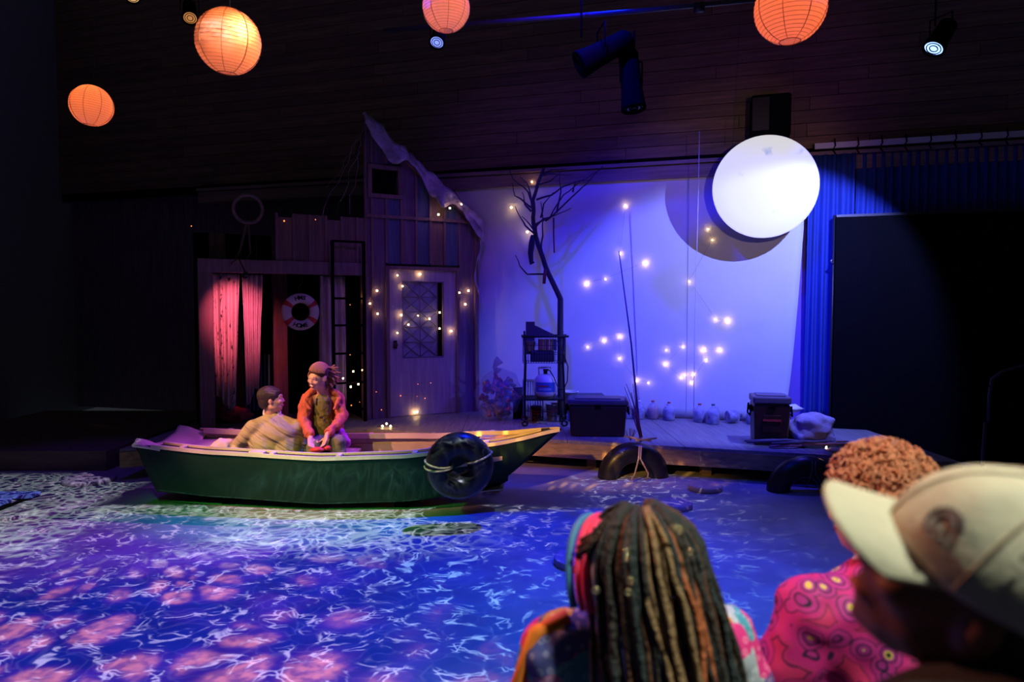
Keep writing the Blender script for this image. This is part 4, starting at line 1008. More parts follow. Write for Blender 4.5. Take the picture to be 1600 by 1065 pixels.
# driftwood, netting and candle at the right end
dw = random.Random(4); base = atz(1262, 700, DECK); base.z = DECK + .01
for i in range(9):
    c = base + V((dw.uniform(-.36,.36), dw.uniform(-.02,.14), .01 + .02*(i % 3))); a = dw.uniform(-.25,.25); Lh = dw.uniform(.18,.42)
    pts = [(-Lh*math.cos(a), -Lh*math.sin(a)*.4, 0), (0, dw.uniform(-.02,.02), dw.uniform(0,.03)), (Lh*.8*math.cos(a), Lh*math.sin(a)*.4, .01)]
    m_ = [mat('drift_%d' % i, q, .8) for i, q in enumerate([(.30,.12,.22), (.25,.10,.07), (.12,.10,.14)])][i % 3] if i < 3 else bpy.data.materials['drift_%d' % (i % 3)]
    places = ['topmost', 'lowest', 'longest', 'shortest', 'thinnest', 'thickest', 'most tilted', 'frontmost', 'rearmost']
    tag(MB().tube(pts, [.012,.018,.008], 6).build('driftwood', m_, None, loc=c), 'dark %s driftwood stick in the pile right of the tall cooler' % ('violet', 'rust', 'plum')[i % 3], 'driftwood', 'driftwood pile at the deck end')
nm = MB()
for i in range(12):
    nm.tube([(dw.uniform(-.3,.3), dw.uniform(-.05,.05), dw.uniform(0,.03)) for _ in range(5)], .003, 4)
tag(nm.build('fishing_net', mat('net_green', (.16,.18,.10), .8), None, loc=base + V((.22,-.02,.0))), 'tangled fishing net over the driftwood at the deck end', 'net')
c = atz(1291, 704, DECK + .02); cd_ = empty('tea_light', 'small glowing candle in the netting at the deck end', 'candle', c)
MB().lathe([(.022,0), (.024,.025), (.02,.025)], 14).build('cup', M['steel'], cd_); MB().ell((0,0,.034), (.010,.010,.014), 8, 6).build('flame', M['bulb'], cd_)
c = atz(1305, 708, DECK + .01)
tag(MB().ell((0,0,.03), (.07,.05,.03), 12, 8, jit=.5).build('folded_cloth', mat('ochre_cloth', (.5,.35,.15), .8), None, loc=c), 'crumpled ochre cloth beside the candle', 'cloth')
# floor discs (lily pads)
pm = mat('pad_violet', (.30,.20,.34), .7, bump=.3, bscale=50)
def pad(px, py, R, label, m=pm):
    c = atz(px, py, .03); c.z = 0; o = empty('stepping_pad', label, 'floor pad', c)
    MB().lathe([(R*.97,0), (R,.008), (R,.045), (R*.97,.05)], 40).build('pad_top', m, o)
pad(140, 747, .25, 'round violet pad on the dark floor left of the boat')
pad(1053, 787, .165, 'round violet pad on the open blue floor')
pad(1102, 760, .165, 'round pad catching amber light near the deck', mat('pad_brown', (.34,.24,.26), .6))
pad(903, 874, .17, 'round pad half hidden behind the person with locs')
c = atz(30, 778, 0); ra = empty('slatted_ramp', 'pale slats tinted with painted-in blue light lying on the dark floor at the left edge', 'ramp', V((c.x - .2, c.y, 0)))
for i in range(3): MB().box((-.1*i - .1, -.24*i, .03), (.9, .15, .03), rz=.02).build('slat', mat('blue_lit_slat', (.12,.16,.6), .6) if i == 0 else bpy.data.materials['blue_lit_slat'], ra)  # blue light on the slats is put into their colour
for s_ in (-.4, .3): MB().box((s_, -.24, .007), (.05, .7, .015)).build('batten', M['black'], ra)
# straw tufts
for px, py, n, sp_, lb in ((768, 771, 46, .13, 'largest tuft of yellow straw under the boat bow'), (335, 778, 8, .10, 'sparse straw sticking out under the stern half of the hull'), (452, 784, 8, .08, 'sparse straw sticking out under the middle of the hull'), (258, 762, 5, .12, 'few straw stalks under the boat stern')):
    c = atz(px, py, 0); o = MB(); rs_ = random.Random(px)
    for i in range(n):
        a = rs_.uniform(0, 2*PI); Lh = rs_.uniform(.4, 1)*sp_
        o.tube([(rs_.uniform(-.04,.04)*n/20, rs_.uniform(-.03,.03), .01), (math.cos(a)*Lh*.5, math.sin(a)*Lh*.3, .03 + rs_.random()*.03), (math.cos(a)*Lh, math.sin(a)*Lh*.5, .015 + rs_.random()*.02)], .0022, 4)
    tag(o.build('straw_tuft', M['straw'], None, loc=c), lb, 'straw', kind='stuff')
# far right chair back
c = at(1575, 600, 5.4); ch = empty('folding_chair', 'dark metal chair in shadow at the right edge', 'chair', V((c.x + .15, 5.4, 0)))
bl = mat('chair_metal', (.03,.035,.06), .6, .3)
MB().tube([at(1545, 660, 5.4) - ch.location, at(1546, 620, 5.4) - ch.location, at(1550, 592, 5.4) - ch.location, at(1566, 580, 5.4) - ch.location, at(1600, 571, 5.4) - ch.location, at(1650, 571, 5.4) - ch.location, at(1672, 590, 5.4) - ch.location, at(1675, 660, 5.4) - ch.location], .013, 8).build('back_hoop', bl, ch)
lx0, lx1 = (1545-800)/F*5.4 - ch.location.x, (1675-800)/F*5.4 - ch.location.x; hz = at(1545, 660, 5.4).z
for xx in (lx0, lx1):
    MB().tube([(xx, 0, hz), (xx, .05, 0)], .013, 8).build('leg', bl, ch); MB().tube([(xx, -.42, .45), (xx, -.46, 0)], .013, 8).build('leg', bl, ch)
MB().b2((lx0, -.45, .43), (lx1, .02, .47)).build('seat', M['black'], ch, bevel=.01)
MB().b2((lx0 + .02, -.01, hz - .05), (lx1 - .02, .01, hz + .3)).build('backrest', M['black'], ch, bevel=.01)
# ---------------------------------------------------------------- fairy lights
def string(name, label, pts, m=None, cordpts=None, r=.012):
    o = empty('fairy_lights', label, 'string lights', pts[0])
    MB().tube([p - pts[0] + V((0,0,.012)) for p in pts], .0012, 4).build('cord', M['cord'], o)
    for p in pts:
        MB().ell(p - pts[0], (r*random.uniform(.55, 1.15),)*3, 8, 6).build('bulb', m or M['bulb'], o)
    return o
def S3(px, py): return scr3(px, py, -.038)
string('fairy_lights', 'sparse warm fairy lights strung over the upper part of the blue cloth', [S3(*q) for q in ((977,321),(969,396),(1008,411),(946,436),(916,443))])
string('fairy_lights', 'warm fairy lights beside the moon shadow down to a pair on the cloth', [S3(*q) for q in ((1106,358),(1113,375),(1077,440),(1118,499),(1137,501))])
string('fairy_lights', 'short string of fairy lights low on the cloth behind the cane', [S3(*q) for q in ((918,542),(943,532),(968,526),(968,560),(995,595),(1013,598))])
string('fairy_lights', 'dense cluster of fairy lights low on the cloth above the jugs', [S3(*q) for q in ((1041,547),(1067,542),(1040,569),(1064,590),(1070,586),(1083,585),(1080,598),(1103,562),(1099,547),(1124,547))])
string('fairy_lights', 'fairy lights caught in the branches of the bare tree', [scr3(*q, -.10) for q in ((831,284),(799,324),(824,362))], r=.017)
for q in ((872,333),(857,344)):
    pass
def H3(px, py, off=-.05): x, z = hp(px, py, off); return HF[0] + HF[1]*x + HF[2]*off + V((0,0,z))
string('fairy_lights', 'fairy lights draped along the lower roof edge of the shack', [H3(685,335,-.13), H3(703,325,-.2), H3(721,319,-.2)])
string('fairy_lights', 'fairy lights strung across the lattice door', [H3(*q) for q in ((656,428),(621,430),(629,447),(627,492),(621,520),(638,507),(653,493),(671,498),(687,488),(687,513),(705,517))])
string('fairy_lights', 'fairy lights on the boards between ladder and lattice door', [H3(*q) for q in ((562,466),(589,454),(578,474),(590,490))])
string('fairy_lights', 'three fairy lights on the shack boards right of the door', [H3(*q) for q in ((718,457),(732,454),(727,475))])
string('fairy_lights', 'fairy lights low on the ladder behind the seated woman', [H3(*q, -.2) for q in ((536,591),(552,580),(566,578),(548,604),(560,600))])
string('fairy_lights', 'single bright fairy light at the foot of the lattice door', [H3(648,644), H3(652,643)])
string('fairy_lights', 'tiny amber fairy lights scattered low on the door and boards', [H3(*q) for q in ((588,612),(596,640),(626,618),(652,619),(664,622),(653,600),(673,598))], M['bulbdim'], r=.008)
string('fairy_lights', 'tiny amber fairy lights high over the dark porch roof', [H3(*q, -.1) for q in ((299,353),(444,345),(493,343))], M['bulbdim'], r=.010)
string('fairy_lights', 'tiny amber fairy lights hanging beside the ladder', [H3(*q, .02) for q in ((547,476),(547,554),(549,633),(562,628))], M['bulbdim'], r=.008)
c = H3(604, 664, -.8); c = atz(604, 668, DECK); dl_ = empty('lamp_cluster', 'small cluster of warm bulbs lying on the deck behind the boat', 'string lights', c)
for i, q in enumerate(((-.05,0,.02), (0,0,.05), (.05,.0,.02))): MB().ell(q, (.012,.012,.012), 8, 6).build('bulb', M['bulb'], dl_)
MB().tube([(-.12,0,.01), (-.05,0,.012), (0,0,.03), (.05,0,.012), (.15,0,.008)], .003, 5).build('cord', M['cord'], dl_)
# ---------------------------------------------------------------- people
def basis(f, up=(0, 0, 1)):
    f = V(f).normalized(); r = f.cross(V(up)).normalized(); u = r.cross(f).normalized()
    return Matrix((r, f, u)).transposed()
def head(b, c, B, s=1.0, neck=None, nr=.052):
    P = lambda x, y, z: V(c) + B @ V((x, y, z)) * s
    E = lambda x, y, z, rx, ry, rz: b.ell(P(x, y, z), (rx*s, ry*s, rz*s), 18, 12, B)
    E(0, -.018, .035, .074, .092, .082); E(0, .025, .0, .062, .068, .085); E(0, .035, -.065, .046, .050, .045); E(0, .066, -.090, .020, .018, .016)
    E(0, .085, .030, .050, .016, .014)                                    # brow
    b.cap(P(0, .090, .018), .0085*s, P(0, .105, -.022), .0125*s, 8); E(-.012, .094, -.026, .009, .010, .008); E(.012, .094, -.026, .009, .010, .008)
    for sx in (-1, 1):
        E(sx*.034, .070, -.018, .024, .022, .020); E(sx*.040, .01, -.055, .022, .045, .03)
        b.ell(P(sx*.074, -.005, -.004), (.010*s, .019*s, .031*s), 10, 8, B)
    E(0, .086, -.052, .024, .012, .007); E(0, .083, -.066, .021, .012, .008)
    if neck is not None: b.cap(P(0, -.015, -.04), nr*s, neck, nr*1.12*s, 14)
    return P
def face_bits(P, B, s, root, smile=False, brow=(.05,.03,.02)):
    bm_ = mat('brow_hair_%d' % len(bpy.data.materials), brow, .8)
    for sx, nm_ in ((-1, 'eye'), (1, 'eye')):
        e_ = MB().ell(P(sx*.031, .083, .012), (.0120*s, .0065*s, .0042*s), 12, 8, B).build('eye', M['eyew'], root)
        MB().ell(P(sx*.031, .0885, .011), (.0052*s, .0035*s, .0040*s), 10, 6, B).build('iris', M['eye'], e_)
        MB().tube([P(sx*.014, .093, .033), P(sx*.030, .094, .038), P(sx*.048, .082, .033)], [.003*s, .0035*s, .002*s], 6).build('eyebrow', bm_, root)
    if smile:
        m_ = MB().tube([P(-.030, .076, -.046), P(-.016, .087, -.055), P(0, .091, -.058), P(.016, .087, -.055), P(.030, .076, -.046)], [.002*s, .008*s, .0095*s, .008*s, .002*s], 8).build('lips', M['lip'], root)
        MB().tube([P(-.022, .083, -.048), P(-.011, .091, -.0525), P(0, .0945, -.054), P(.011, .091, -.0525), P(.022, .083, -.048)], [.002*s, .0055*s, .0065*s, .0055*s, .002*s], 8).build('teeth', M['teeth'], m_)
    else:
        MB().tube([P(-.022, .084, -.058), P(0, .097, -.058), P(.022, .084, -.058)], [.003*s, .006*s, .003*s], 8).build('lips', M['lip'], root)
def hand(b, wrist, d, palm_n, s=1.0, curl=.5, thumb=1):
    """palm and five fingers; d: direction of the fingers, palm_n: out of the palm"""
    d = V(d).normalized(); n = V(palm_n); n = (n - d*n.dot(d)).normalized(); sd = d.cross(n).normalized()
    w = V(wrist); pc = w + d*.045*s
    Bm = Matrix((sd, d, n)).transposed()
    b.ell(pc, (.038*s, .050*s, .016*s), 12, 8, Bm); b.cap(w - d*.02*s, .026*s, w + d*.02*s, .025*s, 10)
    for i, (off, L_) in enumerate(((-.030, .060), (-.010, .075), (.010, .072), (.028, .055))):
        p = w + d*.085*s + sd*off*s*thumb; a = 0; r = .0090*s; q0 = p - d*.03*s
        for k, fl in enumerate((.45, .32, .25)):
            a += curl*(.5 if k == 0 else .9); dirn = d*math.cos(a) + n*math.sin(a); q = (q0 if k == 0 else p) ; e_ = p + dirn*L_*fl*s
            b.cap(q, r, e_, r*.92, 8); p = e_; r *= .92
    t0 = w + d*.02*s - sd*.026*s*thumb; t1 = t0 + (d*.6 - sd*.75*thumb + n*.35).normalized()*.036*s; t2 = t1 + (d*.9 - sd*.2*thumb + n*.4).normalized()*.030*s
    b.cap(t0, .012*s, t1, .0105*s, 8); b.cap(t1, .0105*s, t2, .009*s, 8)
def folds(scale, amt, stretch=(1,1,1)):
    def f(co, n):
        q = V((co.x*stretch[0], co.y*stretch[1], co.z*stretch[2]))*scale
        return co + n*amt*(noise.noise(q) + .5*noise.noise(q*2.1))
    return f
def person(name_label, o): return tag(bpy.data.objects.new('x', None), None)
# --- woman on the bench
wo = at(508, 700, 6.50); wo.z = .12
W_ = lambda px, py, Y: at(px, py, Y) - wo
FW = basis((-.40, -.88, -.24), (.20, 0, 1))
hc = W_(497, 589, 6.42)
b = MB(); Pw = head(b, hc, FW, 1.03, W_(505, 618, 6.52), .045)
wl, wr = W_(485, 683, 6.20), W_(511, 680, 6.22)
el, er = W_(474, 656, 6.38), W_(533, 652, 6.50)
sl, sr_ = W_(479, 624, 6.44), W_(528, 623, 6.60)
pel = W_(509, 690, 6.62); che = W_(504, 640, 6.55)
b.cap(W_(505, 614, 6.53), .055, che, .095).cap(che, .095, pel, .10)
b.cap(sl, .045, el, .036).cap(el, .036, wl, .024).cap(sr_, .045, er, .036).cap(er, .036, wr, .024).cap(sl, .05, sr_, .05)
hand(b, wl, W_(486, 694, 6.14) - wl, (.6, -.5, .5), .95, .35, 1)
hand(b, wr, W_(506, 694, 6.16) - wr, (-.6, -.5, .4), .95, .35, -1)
kl, kr = W_(490, 697, 6.22), W_(528, 690, 6.28); al, ar = V((kl.x - .03, kl.y - .02, .06)), V((kr.x + .02, kr.y - .02, .06))
for k_2, a_ in ((kl, al), (kr, ar)): b.cap(pel, .08, k_2, .055).cap(k_2, .05, a_, .032)
woman = b.organic('person', M['skinf'], None, .0075, 3, loc=wo)
tag(woman, 'smiling person with a curly ponytail in a rust jacket and olive overalls', 'person')
# trousers, shoes
b = MB(); 
for k_2, a_ in ((kl, al), (kr, ar)): b.cap(pel, .105, k_2, .072).cap(k_2, .070, a_ + V((0,0,.05)), .05)
b.ell(pel, (.15, .13, .11), 16, 12)
b.organic('trousers', mat('overall_grey', (.17,.16,.11), .85, bump=.3, bscale=40), woman, .012, 3, folds(14, .014))
for a_ in (al, ar): MB().ell(a_ + V((-.03, -.05, -.01)), (.042, .085, .035), 14, 8).build('shoe', M['brass'], woman)
b = MB(); b.cap(W_(504, 628, 6.50), .088, W_(506, 690, 6.55), .115)
b.organic('overall_bib', mat('overall_olive', (.15,.15,.035), .85, bump=.3, bscale=60), woman, .009, 2, folds(20, .008))
MB().tube([W_(500, 652, 6.385), W_(504, 652, 6.38)], .01, 8).tube([W_(495, 622, 6.43), W_(494, 632, 6.41)], .009, 6).tube([W_(513, 622, 6.45), W_(513, 632, 6.43)], .009, 6).build('bib_button', M['brass'], woman)
# jacket: two open front halves, sleeves, hood collar
jm_ = mat('rust_jacket', (.52,.12,.06), .75, bump=.5, bscale=26)
b = MB()
b.cap(sl, .066, el, .056).cap(el, .056, wl.lerp(el, .12), .042).cap(sr_, .066, er, .056).cap(er, .056, wr.lerp(er, .12), .042)
b.cap(sl, .06, W_(505, 617, 6.62), .05).cap(sr_, .06, W_(505, 617, 6.62), .05)
b.cap(W_(504, 630, 6.64), .085, W_(511, 684, 6.68), .105)
b.cap(W_(484, 628, 6.48), .052, W_(487, 672, 6.52), .050).cap(W_(523, 628, 6.58), .055, W_(529, 672, 6.58), .055)
b.organic('jacket', jm_, woman, .010, 2, folds(13, .022, (1, 1, .7)))
b = MB()
for pts in (([W_(492, 606, 6.50), W_(480, 617, 6.42), W_(477, 628, 6.38), W_(486, 640, 6.36)]), ([W_(513, 607, 6.56), W_(528, 615, 6.54), W_(530, 624, 6.50), W_(522, 640, 6.44)])):
    b.tube(pts, [.035, .034, .028, .012], 10)
b.tube([W_(492, 606, 6.50), W_(502, 604, 6.66), W_(513, 607, 6.56)], .035, 10)
b.organic('hood_collar', jm_, woman, .009, 2, folds(18, .012))
for wv, e2 in ((wl, el), (wr, er)): MB().torus(wv.lerp(e2, .13), .036, .012, 20, 8, (e2 - wv).to_track_quat('Z','Y').to_matrix()).build('cuff', jm_, woman)
bagp = MB().cap(W_(531, 676, 6.42), .05, W_(540, 690, 6.44), .055).organic('hip_bag', mat('magenta_cloth', (.55,.06,.45), .7, bump=.3), woman, .010, 2, folds(15, .012))
face_bits(Pw, FW, 1.03, woman, True, (.20,.10,.05))
hm = mat('braid_hair', (.40,.19,.11), .7, bump=.8, bscale=120)
b = MB()
for i in range(17):                                    # rows of braids from the forehead back to the tie
    a = lerp(-1.2, 1.2, i/16); pts = []
    for k in range(12):
        u = k/11; th = lerp(1.22, -1.35, u); aa = a*(1 - .55*u*u)
        y = .0975*math.cos(aa)*math.sin(th) - .018; z = .088*math.cos(aa)*math.cos(th) + .047
        x = .083*math.sin(aa); zc = z
        pts.append(Pw(x, y, zc))
    b.tube(pts, .0066, 6)
hr = tag(b.build('braids', hm, woman), kind='stuff')
MB().ell(Pw(0, -.018, .047), (.0800, .0945, .0850), 20, 14, FW).build('hair_base', mat('hair_root', (.035,.018,.012), .8), woman)
MB().tube([Pw(.03, .082, .075), Pw(.062, .058, .03), Pw(.066, .046, -.03), Pw(.058, .052, -.09)], [.004,.006,.005,.004], 6).build('loose_braid', hm, woman)
tie = Pw(.045, -.11, .0)
b = MB(); rh = random.Random(2)
for i in range(64):
    d_ = V((rh.uniform(.3, 1.1), rh.uniform(-.5, .4), rh.uniform(-.75, .45))).normalized(); L_ = rh.uniform(.11, .18)
    pts = [tie + d_*L_*k/9 + V((math.cos(k*1.7+i), math.sin(k*1.7+i), math.sin(k*1.3+i)))*.006 + V((0,0,-.035*(k/9)**2)) for k in range(10)]
    b.tube(pts, .0075, 5)
tag(b.build('ponytail_curls', hm, woman), kind='stuff')
MB().torus(tie, .022, .009, 16, 8, basis((1,0,0))).build('hair_tie', M['maroon'], woman)
# --- man sitting on the boat floor, seen from behind
mo = at(432, 706, 6.30); mo.z = .14
K_ = lambda px, py, Y: at(px, py, Y) - mo
FM = basis((.94, .28, .10), (-.05, 0, 1))
b = MB(); Pm = head(b, K_(424, 625, 6.30), FM, 1.02, K_(427, 660, 6.37), .05)
s1, s2 = K_(396, 668, 6.26), K_(462, 667, 6.36); e1, e2 = K_(368, 699, 6.25), K_(474, 702, 6.42)
pv = K_(436, 716, 6.34); pv.z = .13
h1, h2_ = K_(352, 712, 6.38), K_(486, 706, 6.72); h1.z = .22; h2_.z = .26
b.cap(K_(430, 672, 6.34), .08, pv, .12).cap(s1, .055, s2, .055).cap(s1, .048, e1, .038).cap(e1, .038, h1, .026).cap(s2, .048, e2, .038).cap(e2, .038, h2_, .026)
hand(b, h1, (-.6, -.1, -.5), (0, .3, -1), 1, .3, 1); hand(b, h2_, (.3, .7, -.2), (0, 0, -1), 1, .4, -1)
k1, k2 = pv + V((.30, .18, .22)), pv + V((.36, .05, .12)); a1, a2 = pv + V((.62, .12, -.05)), pv + V((.68, 0, -.05))
b.cap(pv, .10, k1, .07).cap(k1, .06, a1, .04).cap(pv, .10, k2, .07).cap(k2, .06, a2, .04)
man = b.organic('person', M['skinm'], None, .0075, 3, loc=mo)
tag(man, 'dark-haired person in a pale grey jacket seen from behind in the boat', 'person')
face_bits(Pm, FM, 1.02, man, False, (.02,.015,.01))
jk = mat('khaki_jacket', (.42,.38,.24), .7)
n_, l_ = jk.node_tree.nodes, jk.node_tree.links; tcn = n_.new('ShaderNodeTexCoord'); mp_ = n_.new('ShaderNodeMapping'); mp_.inputs['Scale'].default_value = (2.0, 2.5, 10); mq_ = n_.new('ShaderNodeMapping'); mq_.inputs['Rotation'].default_value = (0, math.radians(-34), 0); l_.new(tcn.outputs['Object'], mq_.inputs[0])
l_.new(mq_.outputs[0], mp_.inputs[0]); nz_ = n_.new('ShaderNodeTexNoise'); nz_.inputs['Scale'].default_value = 1.5; nz_.inputs['Detail'].default_value = 2; l_.new(mp_.outputs[0], nz_.inputs['Vector'])
bp_ = n_.new('ShaderNodeBump'); bp_.inputs['Strength'].default_value = 1; bp_.inputs['Distance'].default_value = .07; l_.new(nz_.outputs['Fac'], bp_.inputs['Height']); l_.new(bp_.outputs[0], n_['Principled BSDF'].inputs['Normal'])
b = MB()
b.ell(K_(430, 676, 6.32), (.22, .14, .14), 24, 16).cap(K_(414, 690, 6.30), .15, pv + V((-.04,0,.05)), .15).cap(K_(448, 690, 6.34), .14, pv + V((.06,0,.05)), .15)
b.cap(s1, .08, e1, .06).cap(e1, .058, h1.lerp(e1, .2), .042).cap(s2, .078, e2, .058).cap(e2, .055, h2_.lerp(e2, .2), .042).cap(s1, .07, K_(427, 654, 6.33), .074).cap(s2, .07, K_(427, 654, 6.33), .074).cap(K_(428, 664, 6.32), .10, K_(427, 653, 6.34), .070)
def jd(co, n):
    q = V((co.x*.8 - co.z*.6, co.y, co.z*.8 + co.x*.6)); m_ = max(0, min(1, (.42 - co.z)/.2))
    return co + n*(.007*noise.noise(V((q.x*3, q.y*3, q.z*15)))*m_ + .006*noise.noise(co*10))
b.organic('jacket', jk, man, .011, 5, jd)
MB().torus(K_(425, 645, 6.33), .068, .016, 28, 10, basis((.1,.1,1), (0,1,0)), rz=.030).build('shirt_collar', M['white'], man)
hb_ = MB()
hb_.ell(Pm(0, -.020, .048), (.088, .106, .090), 24, 16, FM).ell(Pm(0, -.062, -.008), (.074, .055, .068), 20, 12, FM).ell(Pm(0, .050, .070), (.060, .036, .036), 16, 10, FM)
def hd(co, n): return co + n*.004*noise.noise(V((co.x*25, co.y*25, co.z*90)))
hb_.organic('hair', mat('black_hair', (.035,.025,.02), .32, bump=.6, bscale=40, stretch=(5,5,1)), man, .008, 2, hd)
b = MB(); b.cap(pv, .13, k1, .09).cap(k1, .08, a1, .05).cap(pv, .13, k2, .09).cap(k2, .08, a2, .05)
b.organic('trousers', mat('dark_trousers', (.06,.06,.07), .8), man, .013, 3)
for a_ in (a1, a2): MB().ell(a_ + V((.06,0,0)), (.10,.045,.04), 14, 8).build('shoe', M['brass'], man)
cu = at(349, 699, 6.22); cu.z += .0
tag(MB().ell((0,0,0), (.115,.10,.085), 20, 14, jit=.25).cap((-.09,0,-.02), .05, (.10,0,-.02), .06).organic('rolled_blanket', mat('cream_cloth', (.75,.66,.52), .8, bump=.3, bscale=20), None, .010, 3, loc=cu), 'cream rolled blanket beside the sitting person in the boat', 'blanket')
c = at(495, 697, 6.10)
tag(MB().ell((0,0,-.03), (.06,.04,.025), 16, 10, jit=.5).ell((.09,.03,-.02), (.03,.03,.02), 12, 8, jit=.4).build('red_cloth', mat('bright_red', (.6,.04,.03), .6), None, loc=c), 'bright red cloth bunched between the two people in the boat', 'cloth')
p_ = at(783, 684, 6.30); tag(MB().tube([(-.06,0,.0), (0,.01,.012), (.06,0,.006)], [.012,.02,.01], 8).tube([(-.18,0,0), (-.06,0,0)], .006, 6).build('folded_rag', mat('pink_rag', (.7,.35,.35), .8), None, loc=p_), 'small pink rag lying on the bow rail by the tube', 'rag')
# ---------------------------------------------------------------- audience
def lower(b, pv, fw, s=1.0, spread=.16):
    f = V(fw).normalized(); r = f.cross(V((0,0,1)))
    out = []
    for sx in (-1, 1):
        k = pv + f*.44*s + r*spread*sx + V((0,0,.02)); a = k + f*.02 + V((0,0,-(k.z - FLOORZ) + .05)); out.append((k, a)); b.cap(pv + r*.09*sx, .095*s, k, .07*s).cap(k, .062*s, a, .042*s)
    return out
# P1: person with locs
FLOORZ = 0
o1 = V((.22, 1.20, 0)); A = lambda px, py, Y: at(px, py, Y) - o1
F1 = basis((-.75, .64, -.10), (0, 0, 1))
hc1 = A(990, 899, 1.37); b = MB(); P1 = head(b, hc1, F1, 1.02, A(1005, 1000, 1.44), .052)
sA1, sB1 = A(872, 1012, 1.45), A(1128, 1006, 1.50); pv1 = V((.05, .12, .52)); ch1 = A(1010, 1040, 1.47)
eA1, eB1 = A(838, 1130, 1.45), A(1185, 1130, 1.52); wA, wB = eA1 + V((.06, .25, -.1)), eB1 + V((-.12, .25, -.12))
b.cap(ch1, .10, pv1, .13).cap(sA1, .055, sB1, .055).cap(sA1, .05, eA1, .04).cap(eA1, .038, wA, .026).cap(sB1, .05, eB1, .04).cap(eB1, .038, wB, .026)
hand(b, wA, (.3, .7, -.2), (0,0,-1), 1, .4, 1); hand(b, wB, (-.3, .7, -.2), (0,0,-1), 1, .4, -1)
lg = lower(b, pv1, (-.3, 1, 0))
p1 = tag(b.organic('person', M['skind'], None, .009, 3, loc=o1), 'seated person with long locs, pink headband and patchwork top', 'person')
sh1 = nt('patchwork')
m, N, L, bb = sh1
tc = N.new('ShaderNodeTexCoord'); mp = N.new('ShaderNodeMapping'); mp.inputs['Rotation'].default_value = (.2, .35, .2); mp.inputs['Scale'].default_value = (15, 15, 13); L.new(tc.outputs['Object'], mp.inputs[0])
vo = N.new('ShaderNodeTexVoronoi'); vo.distance = 'CHEBYCHEV'; vo.inputs['Scale'].default_value = 1; vo.inputs['Randomness'].default_value = .55; L.new(mp.outputs[0], vo.inputs['Vector'])
sp_ = N.new('ShaderNodeSeparateColor'); L.new(vo.outputs['Color'], sp_.inputs[0])
cr = N.new('ShaderNodeValToRGB'); cr.color_ramp.interpolation = 'CONSTANT'; e = cr.color_ramp.elements
pal = [(0,(.10,.12,.42)), (.14,(.85,.04,.30)), (.30,(.06,.22,.30)), (.44,(.50,.62,.72)), (.56,(.16,.10,.40)), (.68,(.75,.62,.08)), (.78,(.90,.28,.05)), (.86,(.08,.40,.55)), (.93,(.60,.25,.55))]
while len(e) < len(pal): e.new(.5)
for i, (p, c) in enumerate(pal): e[i].position = p; e[i].color = (*c, 1)
L.new(sp_.outputs[0], cr.inputs[0])
v2 = N.new('ShaderNodeTexVoronoi'); v2.inputs['Scale'].default_value = 46; L.new(tc.outputs['Object'], v2.inputs['Vector'])
c2 = N.new('ShaderNodeValToRGB'); e = c2.color_ramp.elements; e[0].position = .28; e[0].color = (.35,.35,.35,1); e[1].position = .42; e[1].color = (0,0,0,1); e.new(.14).color = (0,0,0,1)
L.new(v2.outputs['Distance'], c2.inputs[0]); mx = N.new('ShaderNodeMix'); mx.data_type = 'RGBA'; mx.blend_type = 'ADD'; mx.inputs[0].default_value = .8; L.new(cr.outputs[0], mx.inputs[6]); L.new(c2.outputs[0], mx.inputs[7]); L.new(mx.outputs[2], bb.inputs['Base Color']); bb.inputs['Roughness'].default_value = .8
b = MB(); b.ell(ch1 + V((0,0,-.02)), (.20,.13,.16), 24, 16).cap(ch1 + V((0,0,-.08)), .15, pv1, .16).cap(sA1, .085, sB1, .085).cap(sA1, .078, sA1.lerp(eA1, .75), .068).cap(sB1, .078, sB1.lerp(eB1, .75), .068).cap(ch1, .1, A(1005, 990, 1.38), .075)
b.organic('patchwork_top', m, p1, .012, 3, folds(9, .014))
MB().torus(A(1005, 985, 1.40), .080, .013, 28, 8, basis((0,.3,1), (0,1,0))).build('neck_edge', mat('pink_edge', (.8,.15,.2), .7), p1)
MB().tube([sA1 + V((.02,-.03,.085)), sA1 + V((-.05,-.04,.055)), sA1.lerp(eA1,.4) + V((-.07,-.03,.0)), sA1.lerp(eA1,.75) + V((-.06,-.03,-.01))], .016, 8).build('orange_piping', mat('orange_cloth', (.95,.26,.03), .7), p1)
b = MB(); 
for k, a_ in lg: b.cap(pv1, .12, k, .085).cap(k, .078, a_ + V((0,0,.03)), .06)
b.organic('trousers', mat('navy_trousers', (.04,.05,.10), .8), p1, .016, 3)
face_bits(P1, F1, 1.0, p1)
# headband
hbm = mat('headband', (.95,.05,.16), .6); hbw = mat('headband_white', (.6,.75,.85), .6)
for k_, (mm_, dz, r_) in enumerate(((hbw, .020, .007), (hbm, .0, .012), (hbm, -.018, .010), (mat('headband_blue', (.05,.25,.5), .6), -.042, .008))):
    pts = []
    for i in range(24):
        a = PI*1.15*i/23 - PI*.075
        pts.append(P1(.090*math.cos(a), .050 + .0*dz + (-dz)*1.0 + .012*math.sin(a), -.02 + .128*math.sin(a)))
    MB().tube(pts, r_, 8).build('headband', mm_, p1)
